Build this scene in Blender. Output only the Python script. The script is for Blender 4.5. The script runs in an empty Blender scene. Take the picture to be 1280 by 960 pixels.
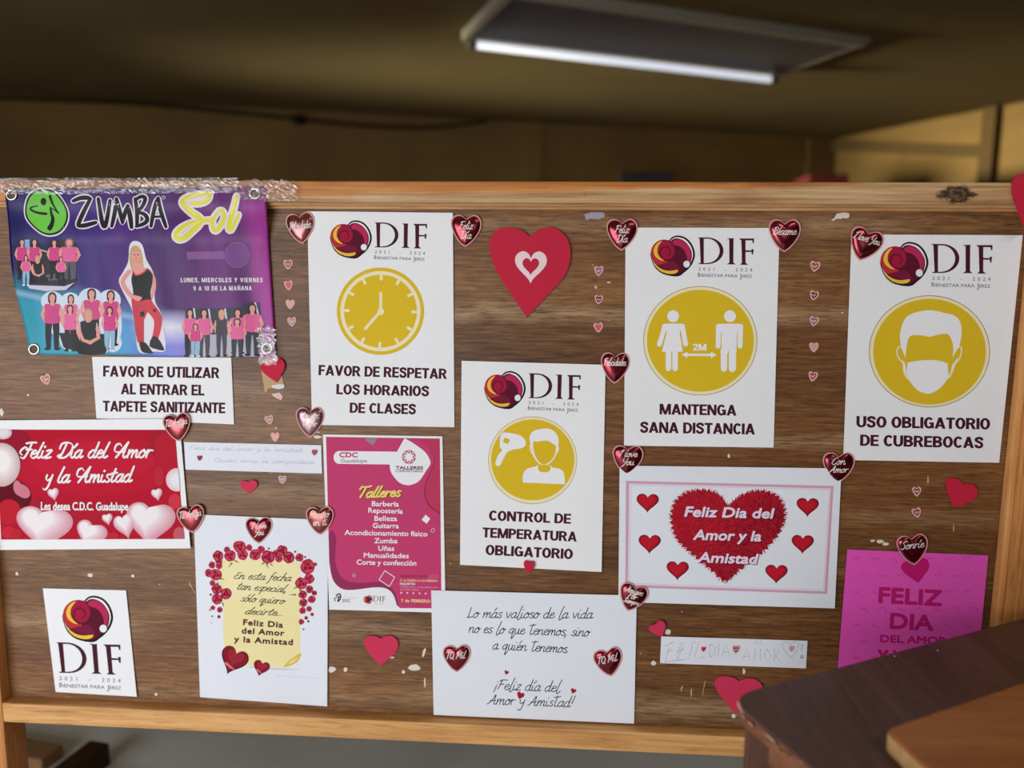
import bpy, bmesh, math, random
from mathutils import Vector, Matrix
random.seed(7)
sc = bpy.context.scene
COL = sc.collection
PI = math.pi

# ------------------------------------------------------------------ camera, view, light
F = 960.0                       # focal length in pixels of the 1280x960 frame
SC = 1.54 / 1.47
ZB = 0.56                       # height of the lower edge of the board panel above the floor
BW, BH = 1.54, 0.75483 * SC     # size of the panel
def _rot(w):
    w = Vector(w); return Matrix.Rotation(w.length, 3, w.normalized())
R3 = _rot((0.13503432, 0.06297346, 0.01415513))          # board axes (right, down, in) -> camera axes
T3 = Vector((-0.05603721, 0.50392769, 1.16306148)) * SC
_c = -(R3.transposed() @ T3)
CAM = Vector((_c.x, _c.z, ZB - _c.y))                     # world: x right, y into the board, z up
def ray(px, py):
    d = R3.transposed() @ Vector(((px - 640) / F, (py - 480) / F, 1.0))
    return Vector((d.x, d.z, -d.y))
def P(px, py, h=0.0):           # point seen at a photo position, h metres in front of the board face
    d = ray(px, py); s = (-h - CAM.y) / d.y
    return CAM + d * s
def on_z(px, py, z):
    d = ray(px, py); return CAM + d * ((z - CAM.z) / d.z)
def on_y(px, py, y):
    d = ray(px, py); return CAM + d * ((y - CAM.y) / d.y)

cam_d = bpy.data.cameras.new('camera'); cam_d.sensor_fit = 'HORIZONTAL'; cam_d.sensor_width = 36.0
cam_d.lens = F / 1280 * 36.0; cam_d.clip_start = 0.02
cam = bpy.data.objects.new('camera', cam_d); COL.objects.link(cam)
ax = [Vector((R3[i][0], R3[i][2], -R3[i][1])) for i in range(3)]   # camera right, down, forward in world
M = Matrix(((ax[0].x, -ax[1].x, -ax[2].x), (ax[0].y, -ax[1].y, -ax[2].y), (ax[0].z, -ax[1].z, -ax[2].z)))
cam.matrix_world = Matrix.Translation(CAM) @ M.to_4x4()
cam_d.dof.use_dof = True; cam_d.dof.focus_distance = 1.13; cam_d.dof.aperture_fstop = 1.9
sc.camera = cam
sc.view_settings.view_transform = 'Standard'; sc.view_settings.look = 'None'
sc.view_settings.exposure = 0.0; sc.view_settings.gamma = 1.0; sc.view_settings.use_curve_mapping = False

CEIL = 2.52
def area(name, loc, target, sx, sy, power, col):
    l = bpy.data.lights.new(name, 'AREA'); l.shape = 'RECTANGLE'; l.size = sx; l.size_y = sy; l.energy = power; l.color = col
    o = bpy.data.objects.new(name, l); COL.objects.link(o); o.location = loc
    o.rotation_euler = (Vector(target) - Vector(loc)).to_track_quat('-Z', 'Y').to_euler(); return o
area('doorway_daylight', (-1.5, -2.35, 0.78), (0.0, 0.0, 0.55), 2.2, 1.45, 60, (0.92, 0.955, 1.0))
area('window_daylight', (1.2, -3.4, 1.6), (0.1, 0.0, 1.0), 1.2, 1.0, 4, (0.95, 0.965, 1.0))
area('desk_fill_light', (1.3, -1.3, 2.44), (1.1, -1.1, 0.0), 1.2, 0.3, 9, (1.0, 0.96, 0.9))  # added overhead fill to brighten the desk, not a known fixture
hw = area('high_window_daylight', (-4.45, 3.2, 1.7), (3.4, 4.5, 1.95), 0.9, 0.5, 33, (1.0, 0.93, 0.68)); hw.data.spread = math.radians(32)
area('back_room_fill_light', (-4.45, 0.9, 1.3), (0.5, 3.2, 1.0), 1.6, 1.4, 21, (1.0, 0.93, 0.8))  # added fill for the dim back wall, ceiling and floor, not a known window
wd = bpy.data.worlds.new('world'); sc.world = wd; wd.use_nodes = True
wd.node_tree.nodes['Background'].inputs[0].default_value = (0.6, 0.62, 0.65, 1); wd.node_tree.nodes['Background'].inputs[1].default_value = 0.05

# ------------------------------------------------------------------ materials
def lin(v):
    v /= 255.0
    return v / 12.92 if v <= 0.04045 else ((v + 0.055) / 1.055) ** 2.4
def rgb(c, k=0.96):
    v = [lin(x) / k for x in c]; g = max(1.0, max(v) / 0.92)
    return tuple(x / g for x in v) + (1.0,)
_M = {}
def mat(c, rough=0.7, metal=0.0, spec=0.10, k=0.96, key=None):
    kk = (tuple(c), rough, metal, spec, k, key)
    if kk in _M: return _M[kk]
    m = bpy.data.materials.new('surface'); m.use_nodes = True
    b = m.node_tree.nodes['Principled BSDF']
    b.inputs['Base Color'].default_value = rgb(c, k); b.inputs['Roughness'].default_value = rough
    b.inputs['Metallic'].default_value = metal; b.inputs['Specular IOR Level'].default_value = spec
    _M[kk] = m; return m
class NT:
    def __init__(s, m): s.t = m.node_tree; s.l = s.t.links
    def n(s, ty, **kw):
        x = s.t.nodes.new(ty)
        for k, v in kw.items(): setattr(x, k, v)
        return x
    def link(s, a, b): s.l.new(a, b)
    def coords(s, scale, loc=(0, 0, 0), rot=(0, 0, 0), kind='Object'):
        tc = s.n('ShaderNodeTexCoord'); mp = s.n('ShaderNodeMapping')
        mp.inputs['Scale'].default_value = scale; mp.inputs['Location'].default_value = loc; mp.inputs['Rotation'].default_value = rot
        s.link(tc.outputs[kind], mp.inputs['Vector']); return mp.outputs[0]
    def noise(s, vec, scale=1.0, detail=4.0, rough=0.55, dist=0.0):
        x = s.n('ShaderNodeTexNoise'); x.inputs['Scale'].default_value = scale; x.inputs['Detail'].default_value = detail
        x.inputs['Roughness'].default_value = rough; x.inputs['Distortion'].default_value = dist
        s.link(vec, x.inputs['Vector']); return x.outputs['Fac']
    def ramp(s, fac, stops):
        r = s.n('ShaderNodeValToRGB'); e = r.color_ramp.elements
        while len(e) < len(stops): e.new(0.5)
        for i, (p, c) in enumerate(stops):
            e[i].position = p; e[i].color = c if len(c) == 4 else tuple(c) + (1,)
        s.link(fac, r.inputs['Fac']); return r.outputs['Color']
    def mix(s, fac, a, b, mode='MIX'):
        x = s.n('ShaderNodeMix', data_type='RGBA', blend_type=mode)
        if isinstance(fac, (int, float)): x.inputs[0].default_value = fac
        else: s.link(fac, x.inputs[0])
        for v, i in ((a, 6), (b, 7)):
            if isinstance(v, tuple): x.inputs[i].default_value = v
            else: s.link(v, x.inputs[i])
        return x.outputs[2]
    def math(s, op, a, b=0.0, clamp=False):
        x = s.n('ShaderNodeMath', operation=op, use_clamp=clamp)
        for v, i in ((a, 0), (b, 1)):
            if isinstance(v, (int, float)): x.inputs[i].default_value = v
            else: s.link(v, x.inputs[i])
        return x.outputs[0]
    def bump(s, h, strength=0.2, dist=0.001):
        b = s.n('ShaderNodeBump'); b.inputs['Strength'].default_value = strength; b.inputs['Distance'].default_value = dist
        s.link(h, b.inputs['Height']); return b.outputs[0]
def W4(c, k=0.88): return rgb(c, k)
def newmat(name, rough=0.6, spec=0.3):
    m = bpy.data.materials.new(name); m.use_nodes = True; b = m.node_tree.nodes['Principled BSDF']
    b.inputs['Roughness'].default_value = rough; b.inputs['Specular IOR Level'].default_value = spec
    return m, NT(m), b

def wood(name, dark, mid, light, axis='x', fine=230, band=16, worn=None, rough=0.5):
    """open-grained wood, grain along the given object axis"""
    m, t, b = newmat(name, rough, 0.35)
    def sc3(along, across): return {'x': (along, across, across), 'z': (across, across, along), 'y': (across, along, across)}[axis]
    g1 = t.noise(t.coords(sc3(7, fine)), 1, 3, 0.6)
    g2 = t.noise(t.coords(sc3(1.6, band), (3, 1, 2)), 1, 5, 0.6, 0.4)
    pore = t.noise(t.coords(sc3(26, fine * 2.2), (1, 5, 3)), 1, 2, 0.5)
    f = t.math('ADD', t.math('MULTIPLY', g1, 0.42), t.math('MULTIPLY', g2, 0.58))
    c = t.ramp(f, [(0.34, W4(dark)), (0.5, W4(mid)), (0.66, W4(light))])
    pm = t.ramp(pore, [(0.30, (1, 1, 1)), (0.42, (0, 0, 0))])
    c = t.mix(t.math('MULTIPLY', pm, 0.55), c, W4(dark))
    if worn:
        wn = t.noise(t.coords(sc3(0.9, 7), (7, 2, 9)), 1, 5, 0.65, 0.6)
        wm = t.ramp(t.math('ADD', t.math('MULTIPLY', wn, 0.75), t.math('MULTIPLY', g1, 0.25)), [(0.50, (0, 0, 0)), (0.64, (1, 1, 1))])
        c = t.mix(t.math('MULTIPLY', wm, 0.75), c, W4(worn))
    t.link(c, b.inputs['Base Color'])
    t.link(t.bump(t.math('ADD', g1, pore), 0.25, 0.0006), b.inputs['Normal'])
    return m

# board veneer: brown, horizontal open grain, with rubbed pale bands
def veneer():
    m, t, b = newmat('brown_veneer', 0.42, 0.32)
    g1 = t.noise(t.coords((17, 1, 250)), 1, 3, 0.7)
    g2 = t.noise(t.coords((1.3, 1, 20), (3, 0, 2)), 1, 5, 0.62, 0.5)
    g3 = t.noise(t.coords((0.8, 1, 5.0), (5.2, 0, 1.4)), 1, 4, 0.6, 0.5)
    pore = t.noise(t.coords((38, 1, 480), (1, 5, 3)), 1, 2, 0.5)
    f = t.math('ADD', t.math('MULTIPLY', g1, 0.47), t.math('ADD', t.math('MULTIPLY', g2, 0.2), t.math('MULTIPLY', g3, 0.33)))
    c = t.ramp(f, [(0.36, W4((58, 35, 18))), (0.46, W4((94, 61, 33))), (0.54, W4((118, 80, 46))), (0.66, W4((156, 113, 70)))])
    red = t.noise(t.coords((0.9, 1, 3.5), (9, 0, 4)), 1, 3, 0.5)
    c = t.mix(t.math('MULTIPLY', t.ramp(red, [(0.45, (0, 0, 0)), (0.65, (1, 1, 1))]), 0.22), c, W4((112, 58, 30)))
    # rubbed bands where the varnish has gone (fixed places on the panel)
    tc = t.n('ShaderNodeTexCoord'); sp = t.n('ShaderNodeSeparateXYZ'); t.link(tc.outputs['Object'], sp.inputs[0])
    zz, xx = sp.outputs[2], sp.outputs[0]
    wob = t.math('MULTIPLY', t.math('SUBTRACT', t.noise(t.coords((3, 1, 3)), 1, 3), 0.5), 0.03)
    tot = None
    for (zc, hw, x0, x1, a) in ((0.640, 0.020, -0.12, 0.62, 1.0), (0.455, 0.016, 0.35, 0.62, 0.9), (0.345, 0.018, 0.55, 0.80, 0.45), (0.132, 0.030, -0.8, -0.55, 0.9), (0.135, 0.028, -0.4, 0.02, 0.7), (0.03, 0.03, -0.1, 0.8, 0.8),
                           (0.765, 0.022, -0.4, 0.6, 0.55), (0.52, 0.02, -0.4, -0.3, 0.4), (0.36, 0.02, -0.5, -0.2, 0.4), (0.02, 0.012, -0.6, 0.2, 0.6)):
        d = t.math('ABSOLUTE', t.math('SUBTRACT', t.math('ADD', zz, wob), zc))
        v = t.math('SUBTRACT', 1.0, t.math('DIVIDE', d, hw), True)
        l_ = t.math('MULTIPLY', t.math('SUBTRACT', xx, x0 - 0.04), 14.0, True); r_ = t.math('MULTIPLY', t.math('SUBTRACT', x1 + 0.04, xx), 14.0, True)
        v = t.math('MULTIPLY', t.math('MULTIPLY', v, l_), t.math('MULTIPLY', r_, a))
        tot = v if tot is None else t.math('MAXIMUM', tot, v)
    wn = t.math('MULTIPLY', tot, t.ramp(t.math('ADD', t.math('MULTIPLY', g1, 0.6), t.math('MULTIPLY', g2, 0.4)), [(0.38, (0, 0, 0)), (0.58, (1, 1, 1))]))
    c = t.mix(t.math('MULTIPLY', wn, 0.85), c, W4((172, 142, 106)))
    pm = t.ramp(pore, [(0.30, (1, 1, 1)), (0.41, (0, 0, 0))])
    c = t.mix(t.math('MULTIPLY', pm, 0.7), c, W4((50, 30, 18)))
    t.link(c, b.inputs['Base Color'])
    t.link(t.bump(t.math('ADD', g1, pore), 0.3, 0.0006), b.inputs['Normal'])
    return m
M_VENEER = veneer()

def rail_wood():
    """orange pine of the top rail: varnish worn pale along the lower right, one dark knot"""
    m, t, b = newmat('pine_rail', 0.45, 0.35)
    g1 = t.noise(t.coords((5, 60, 150)), 1, 4, 0.6)
    g2 = t.noise(t.coords((1.4, 30, 22), (2, 0, 5)), 1, 4, 0.6, 0.5)
    f = t.math('ADD', t.math('MULTIPLY', g1, 0.45), t.math('MULTIPLY', g2, 0.55))
    c = t.ramp(f, [(0.35, W4((158, 88, 36))), (0.5, W4((192, 124, 60))), (0.65, W4((212, 152, 88)))])
    tc = t.n('ShaderNodeTexCoord'); sp = t.n('ShaderNodeSeparateXYZ'); t.link(tc.outputs['Object'], sp.inputs[0])
    x, z = sp.outputs[0], sp.outputs[2]
    wob = t.math('MULTIPLY', t.math('SUBTRACT', t.noise(t.coords((4.5, 1, 20), (1, 0, 1)), 1, 4, 0.6), 0.5), 0.04)
    edge = t.math('ADD', t.math('SUBTRACT', t.math('MULTIPLY', t.math('ADD', x, 0.30), 0.026), 0.010), wob)           # height of the wear line rises to the right
    wear = t.math('MULTIPLY', t.math('SUBTRACT', t.math('ADD', edge, 0.004), z), 180.0, True)
    c = t.mix(t.math('MULTIPLY', wear, 0.8), c, t.ramp(g1, [(0.33, W4((146, 112, 72))), (0.5, W4((184, 152, 110))), (0.66, W4((204, 178, 140)))]))
    stain = t.ramp(t.noise(t.coords((2.2, 1, 9), (4, 0, 7)), 1, 4, 0.7), [(0.54, (0, 0, 0)), (0.68, (1, 1, 1))])
    c = t.mix(t.math('MULTIPLY', stain, 0.6), c, W4((132, 74, 38)))
    nick = t.ramp(t.noise(t.coords((60, 1, 26), (3, 0, 8)), 1, 3, 0.6), [(0.66, (0, 0, 0)), (0.74, (1, 1, 1))])
    c = t.mix(t.math('MULTIPLY', nick, 0.6), c, W4((92, 56, 32)))
    rx = t.math('MULTIPLY', t.math('MULTIPLY', t.math('SUBTRACT', x, 0.30), 25.0, True), t.math('MULTIPLY', t.math('SUBTRACT', 0.50, x), 12.0, True))
    rz = t.math('MULTIPLY', t.math('SUBTRACT', t.math('ADD', z, wob), 0.003), 160.0, True)
    c = t.mix(t.math('MULTIPLY', t.math('MULTIPLY', rx, rz), 0.7), c, W4((128, 66, 34)))
    # the knot
    dx = t.math('MULTIPLY', t.math('SUBTRACT', x, KNOT[0]), 38.0); dz = t.math('MULTIPLY', t.math('SUBTRACT', z, KNOT[1]), 80.0)
    nn = t.math('MULTIPLY', t.math('SUBTRACT', t.noise(t.coords((70, 60, 110)), 1, 4, 0.7), 0.5), 1.6)
    r = t.math('ADD', t.math('SQRT', t.math('ADD', t.math('MULTIPLY', dx, dx), t.math('MULTIPLY', dz, dz))), nn)
    ringy = t.math('ADD', 0.84, t.math('MULTIPLY', t.math('SINE', t.math('MULTIPLY', r, 13.0)), 0.13))
    km = t.ramp(r, [(0.78, (1, 1, 1)), (1.08, (0, 0, 0))])
    c = t.mix(t.math('MULTIPLY', km, ringy), c, W4((44, 24, 14)))
    t.link(c, b.inputs['Base Color']); t.link(t.bump(g1, 0.2, 0.0006), b.inputs['Normal'])
    return m
_rc = P(700, 240, 0.02)
RAIL_C = Vector((0, -0.005, _rc.z))
_k = P(1197, 243, 0.02); KNOT = (_k.x - RAIL_C.x, _k.z - RAIL_C.z)
M_RAIL = rail_wood()
M_PINE = wood('pine_lower', (158, 104, 56), (200, 146, 86), (222, 172, 112), 'x', 150, 20)
M_PINEV = wood('pine_upright', (146, 84, 40), (190, 124, 66), (214, 156, 96), 'z', 150, 14)
M_PINEV2 = wood('pine_edge', (176, 110, 56), (208, 144, 84), (226, 170, 110), 'z', 150, 14)
M_LIP = wood('pine_lip', (140, 96, 58), (184, 138, 90), (206, 164, 116), 'x', 150, 26)
M_DARKLIP = wood('dark_lip', (96, 66, 44), (128, 92, 62), (150, 112, 80), 'x', 150, 26)
M_DESK = wood('dark_desk', (66, 43, 36), (86, 58, 49), (104, 74, 62), 'y', 190, 22, rough=0.42)
M_DESKEDGE = wood('desk_edge', (84, 50, 34), (118, 74, 50), (142, 94, 66), 'y', 120, 20)
M_DESKLEG = wood('desk_leg', (66, 40, 30), (88, 56, 43), (104, 68, 53), 'z', 150, 18)
M_PLANK = wood('plank', (140, 84, 44), (166, 104, 58), (186, 122, 72), 'x', 60, 9)
M_RAW = wood('raw_edge', (170, 130, 84), (198, 158, 108), (216, 180, 130), 'x', 90, 20)

def paper(c, key=0, rough=0.75):
    m, t, b = newmat('paper', rough, 0.12)
    n1 = t.noise(t.coords((5, 5, 5), (key * 1.7, 0, key)), 1, 3, 0.5)
    fib = t.noise(t.coords((220, 220, 220)), 1, 2, 0.5)
    f = t.math('ADD', t.math('MULTIPLY', n1, 0.6), t.math('MULTIPLY', fib, 0.4))
    a = W4(c); lo = tuple(v * 0.955 for v in a[:3]) + (1,)
    t.link(t.ramp(f, [(0.35, lo), (0.6, a)]), b.inputs['Base Color'])
    t.link(t.bump(n1, 0.08, 0.002), b.inputs['Normal'])
    return m
M_PAPER = paper((232, 231, 232)); M_PAPER2 = paper((234, 236, 243), 3)
# ------------------------------------------------------------------ object helpers
WL = {}                          # world place of every object's origin
def link_mesh(name, bm, mats, parent=None, loc=None, smooth=False):
    """world-space bmesh -> one object; origin at loc, or at its parent's origin"""
    o_at = Vector(loc) if loc is not None else (WL[parent.name].copy() if parent else Vector((0, 0, 0)))
    bmesh.ops.translate(bm, verts=bm.verts, vec=-o_at)
    me = bpy.data.meshes.new(name); bm.to_mesh(me); bm.free()
    for m in (mats if isinstance(mats, (list, tuple)) else [mats]): me.materials.append(m)
    if smooth:
        for p in me.polygons: p.use_smooth = True
    o = bpy.data.objects.new(name, me); COL.objects.link(o)
    WL[o.name] = o_at
    if parent: o.parent = parent; o.location = o_at - WL[parent.name]
    else: o.location = o_at
    return o
def tag(o, label, cat, group=None):
    o['label'] = label; o['category'] = cat
    if group: o['group'] = group
    return o
def thing(name, label, cat, loc, group=None):
    o = bpy.data.objects.new(name, None); COL.objects.link(o); o.location = loc; WL[o.name] = Vector(loc)
    o.empty_display_size = 0.02
    return tag(o, label, cat, group)
def struct(name, bm, mats, loc=(0, 0, 0)):
    o = link_mesh(name, bm, mats, None, loc); o['kind'] = 'structure'; return o
def box(bm, lo, hi, bev=0.0, seg=2, mi=0):
    vs = [bm.verts.new((x, y, z)) for x in (lo[0], hi[0]) for y in (lo[1], hi[1]) for z in (lo[2], hi[2])]
    fs = [bm.faces.new([vs[i] for i in q]) for q in ((0, 1, 3, 2), (4, 6, 7, 5), (0, 4, 5, 1), (2, 3, 7, 6), (0, 2, 6, 4), (1, 5, 7, 3))]
    for f in fs: f.material_index = mi
    if bev:
        es = list({e for f in fs for e in f.edges})
        r = bmesh.ops.bevel(bm, geom=es, offset=bev, segments=seg, profile=0.6, affect='EDGES')
        for f in r['faces']: f.material_index = mi
    return vs
def obox(bm, origin, ex, ey, ez, dims, bev=0.0, seg=2):
    """box from origin corner along unit axes"""
    vs = []
    for i in (0, 1):
        for j in (0, 1):
            for k in (0, 1): vs.append(bm.verts.new(origin + ex * (dims[0] * i) + ey * (dims[1] * j) + ez * (dims[2] * k)))
    fs = [bm.faces.new([vs[i] for i in q]) for q in ((0, 1, 3, 2), (4, 6, 7, 5), (0, 4, 5, 1), (2, 3, 7, 6), (0, 2, 6, 4), (1, 5, 7, 3))]
    if bev: bmesh.ops.bevel(bm, geom=list({e for f in fs for e in f.edges}), offset=bev, segments=seg, profile=0.6, affect='EDGES')
    bmesh.ops.recalc_face_normals(bm, faces=bm.faces)
def prism(bm, pts, z0, z1, mi=0):
    """vertical prism over a list of world points (only x,y used)"""
    lo = [bm.verts.new((p[0], p[1], z0)) for p in pts]; hi = [bm.verts.new((p[0], p[1], z1)) for p in pts]
    fs = [bm.faces.new(hi), bm.faces.new(lo[::-1])]
    n = len(pts)
    for i in range(n): fs.append(bm.faces.new([lo[i], lo[(i + 1) % n], hi[(i + 1) % n], hi[i]]))
    for f in fs: f.material_index = mi
    return fs
def tube(bm, pts, r, n=8):
    pts = [Vector(p) for p in pts]; rings = []
    for i, p in enumerate(pts):
        d = (pts[min(i + 1, len(pts) - 1)] - pts[max(i - 1, 0)]).normalized()
        a = d.orthogonal().normalized() if abs(d.z) > 0.9 else d.cross(Vector((0, 0, 1))).normalized(); b = d.cross(a)
        rings.append([bm.verts.new(p + (a * math.cos(2 * PI * k / n) + b * math.sin(2 * PI * k / n)) * r) for k in range(n)])
    for i in range(len(rings) - 1):
        for k in range(n): bm.faces.new([rings[i][k], rings[i][(k + 1) % n], rings[i + 1][(k + 1) % n], rings[i + 1][k]])
    bm.faces.new(rings[0][::-1]); bm.faces.new(rings[-1])

# ------------------------------------------------------------------ flat artwork (paper prints), laid out in the sheet's own face
def C(ox, oy, s): return lambda *pts: [(ox + x / s, oy + y / s) for x, y in pts]
def smooth(pts, n=6, closed=False):
    out = []; m = len(pts)
    if m < 3 and not closed: return list(pts)
    for i in range(m if closed else m - 1):
        g = (lambda k: pts[k % m]) if closed else (lambda k: pts[max(0, min(m - 1, k))])
        a, b, c, d = g(i - 1), g(i), g(i + 1), g(i + 2)
        for j in range(n):
            t = j / n
            out.append(tuple(0.5 * (2 * b[q] + (c[q] - a[q]) * t + (2 * a[q] - 5 * b[q] + 4 * c[q] - d[q]) * t * t + (3 * b[q] - a[q] - 3 * c[q] + d[q]) * t ** 3) for q in (0, 1)))
    if not closed: out.append(pts[-1])
    return out
def ell(cx, cy, rx, ry=None, n=28, rot=0.0, a0=0, a1=2 * PI):
    ry = rx if ry is None else ry; c, s = math.cos(rot), math.sin(rot); o = []
    for i in range(n):
        a = a0 + (a1 - a0) * i / n; x, y = rx * math.cos(a), ry * math.sin(a); o.append((cx + x * c - y * s, cy + x * s + y * c))
    return o
def strip(outer, inner, closed=False):
    n = len(outer); return [[outer[i], outer[(i + 1) % n], inner[(i + 1) % n], inner[i]] for i in range(n if closed else n - 1)]
def ring(cx, cy, r1, r0, n=48, r1y=None, r0y=None):
    return strip(ell(cx, cy, r1, r1y, n), ell(cx, cy, r0, r0y, n), True)
def stroke(pts, w, closed=False, caps=True, nib=None):
    """thick line as quads + round caps; w number or function of 0..1; nib=(angle, thin) gives a broad-pen line"""
    n = len(pts); L = []; R = []; out = []
    for i, p in enumerate(pts):
        if closed: a, b = pts[i - 1], pts[(i + 1) % n]
        else: a, b = pts[max(i - 1, 0)], pts[min(i + 1, n - 1)]
        dx, dy = b[0] - a[0], b[1] - a[1]; l = math.hypot(dx, dy) or 1e-9; dx /= l; dy /= l
        ww = w(i / max(1, n - 1)) if callable(w) else w
        if nib: ww *= nib[1] + (1 - nib[1]) * abs(math.sin(math.atan2(dy, dx) - nib[0]))
        ww /= 2; L.append((p[0] - dy * ww, p[1] + dx * ww)); R.append((p[0] + dy * ww, p[1] - dx * ww))
    out += strip(L, R, closed)
    if caps and not closed:
        for i in (0, n - 1):
            r = math.hypot(L[i][0] - R[i][0], L[i][1] - R[i][1]) / 2
            if r > 1e-4: out.append(ell(pts[i][0], pts[i][1], r, n=8))
    return out
def clip_poly(poly, reg):
    """Sutherland-Hodgman against a convex region"""
    area2 = sum(reg[i][0] * reg[(i + 1) % len(reg)][1] - reg[(i + 1) % len(reg)][0] * reg[i][1] for i in range(len(reg)))
    sg = 1 if area2 > 0 else -1
    for i in range(len(reg)):
        a, b = reg[i], reg[(i + 1) % len(reg)]
        side = lambda p: sg * ((b[0] - a[0]) * (p[1] - a[1]) - (b[1] - a[1]) * (p[0] - a[0]))
        o = []
        for j in range(len(poly)):
            p, q = poly[j], poly[(j + 1) % len(poly)]; sp, sq = side(p), side(q)
            if sp >= 0: o.append(p)
            if (sp >= 0) != (sq >= 0):
                t = sp / (sp - sq); o.append((p[0] + (q[0] - p[0]) * t, p[1] + (q[1] - p[1]) * t))
        poly = o
        if len(poly) < 3: return None
    return poly
LV = 0.00005
class PL(list): pass              # a polygon with its own hair's-breadth lift, so overlapping strokes do not coincide
class Art:
    def __init__(s, hf, clip=None, edge=14.0): s.hf = hf; s.items = []; s.clip = clip; s.maxedge = edge; s.ct = 0
    def add(s, polys, m, lv=1):
        if polys and isinstance(polys[0], tuple): polys = [polys]
        for p in polys:
            dz = getattr(p, 'dz', None)
            if dz is None: s.ct += 1; dz = (s.ct % 11) * 0.09
            if s.clip: p = clip_poly(list(p), s.clip)
            if p and len(p) >= 3: s.items.append((p, m, lv + dz))
    def build(s, name, parent, lv0=0):
        mats = []; bm = bmesh.new()
        for p, m, lv in s.items:
            if m not in mats: mats.append(m)
            q = [p[0]]
            for v in p[1:]:
                if abs(v[0] - q[-1][0]) + abs(v[1] - q[-1][1]) > 1e-4: q.append(v)
            if len(q) < 3: continue
            z = (lv + lv0)
            f = bm.faces.new([bm.verts.new((v[0], v[1], z)) for v in q]); f.material_index = mats.index(m)
        bm.normal_update()
        bmesh.ops.triangulate(bm, faces=[f for f in bm.faces if len(f.verts) > 4])
        for _ in range(5):
            es = [e for e in bm.edges if e.calc_length() > s.maxedge]
            if not es: break
            bmesh.ops.subdivide_edges(bm, edges=es, cuts=1)
            bmesh.ops.triangulate(bm, faces=[f for f in bm.faces if len(f.verts) > 4])
        for v in bm.verts: v.co = P(v.co.x, v.co.y, s.hf(v.co.x, v.co.y) + v.co.z * LV)
        bm.normal_update()
        bmesh.ops.reverse_faces(bm, faces=[f for f in bm.faces if f.normal.y > 0])
        s.items = []
        return link_mesh(name, bm, mats, parent)

# ---- built-in sans letters
_TX = {}
def text_mesh(body, spacing=1.0):
    k = (body, spacing)
    if k not in _TX:
        cu = bpy.data.curves.new('letters', 'FONT'); cu.body = body; cu.resolution_u = 3; cu.space_character = spacing
        o = bpy.data.objects.new('letters', cu); COL.objects.link(o); bpy.context.view_layer.update()
        me = bpy.data.meshes.new_from_object(o.evaluated_get(bpy.context.evaluated_depsgraph_get()))
        fs = [[(me.vertices[i].co.x, me.vertices[i].co.y) for i in p.vertices] for p in me.polygons]
        bpy.data.objects.remove(o); bpy.data.curves.remove(cu); bpy.data.meshes.remove(me)
        _TX[k] = fs
    return _TX[k]
_capH = max(y for f in text_mesh('H') for _, y in f)
def sans(body, p0, p1, cap, bold=0.0, shear=0.0, spacing=1.0, up=None):
    """letters whose baseline runs p0->p1 (photo positions), capital height cap; bold in fractions of cap height"""
    fs = text_mesh(body, spacing); xs = [x for f in fs for x, _ in f]; x0, x1 = min(xs), max(xs)
    dx, dy = p1[0] - p0[0], p1[1] - p0[1]; kx = 1.0 / (x1 - x0); W = math.hypot(dx, dy)
    if up is None: up = (dy / W, -dx / W)
    b = bold * cap; offs = [(0, 0)]
    if b: offs += [(math.cos(a) * b, math.sin(a) * b) for a in [i * PI / 4 for i in range(8)]]
    ins = b / W
    out = []
    for f in fs:
        q = []
        for x, y in f:
            u = (x - x0) * kx * (1 - 2 * ins) + ins; v = y / _capH * (cap - 2 * b) + b
            q.append((p0[0] + dx * u + up[0] * v + dx / W * v * shear, p0[1] + dy * u + up[1] * v + dy / W * v * shear))
        for i, (ox, oy) in enumerate(offs):
            g = PL((x + ox, y + oy) for x, y in q); g.dz = i * 0.1; out.append(g)
    return out

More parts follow.
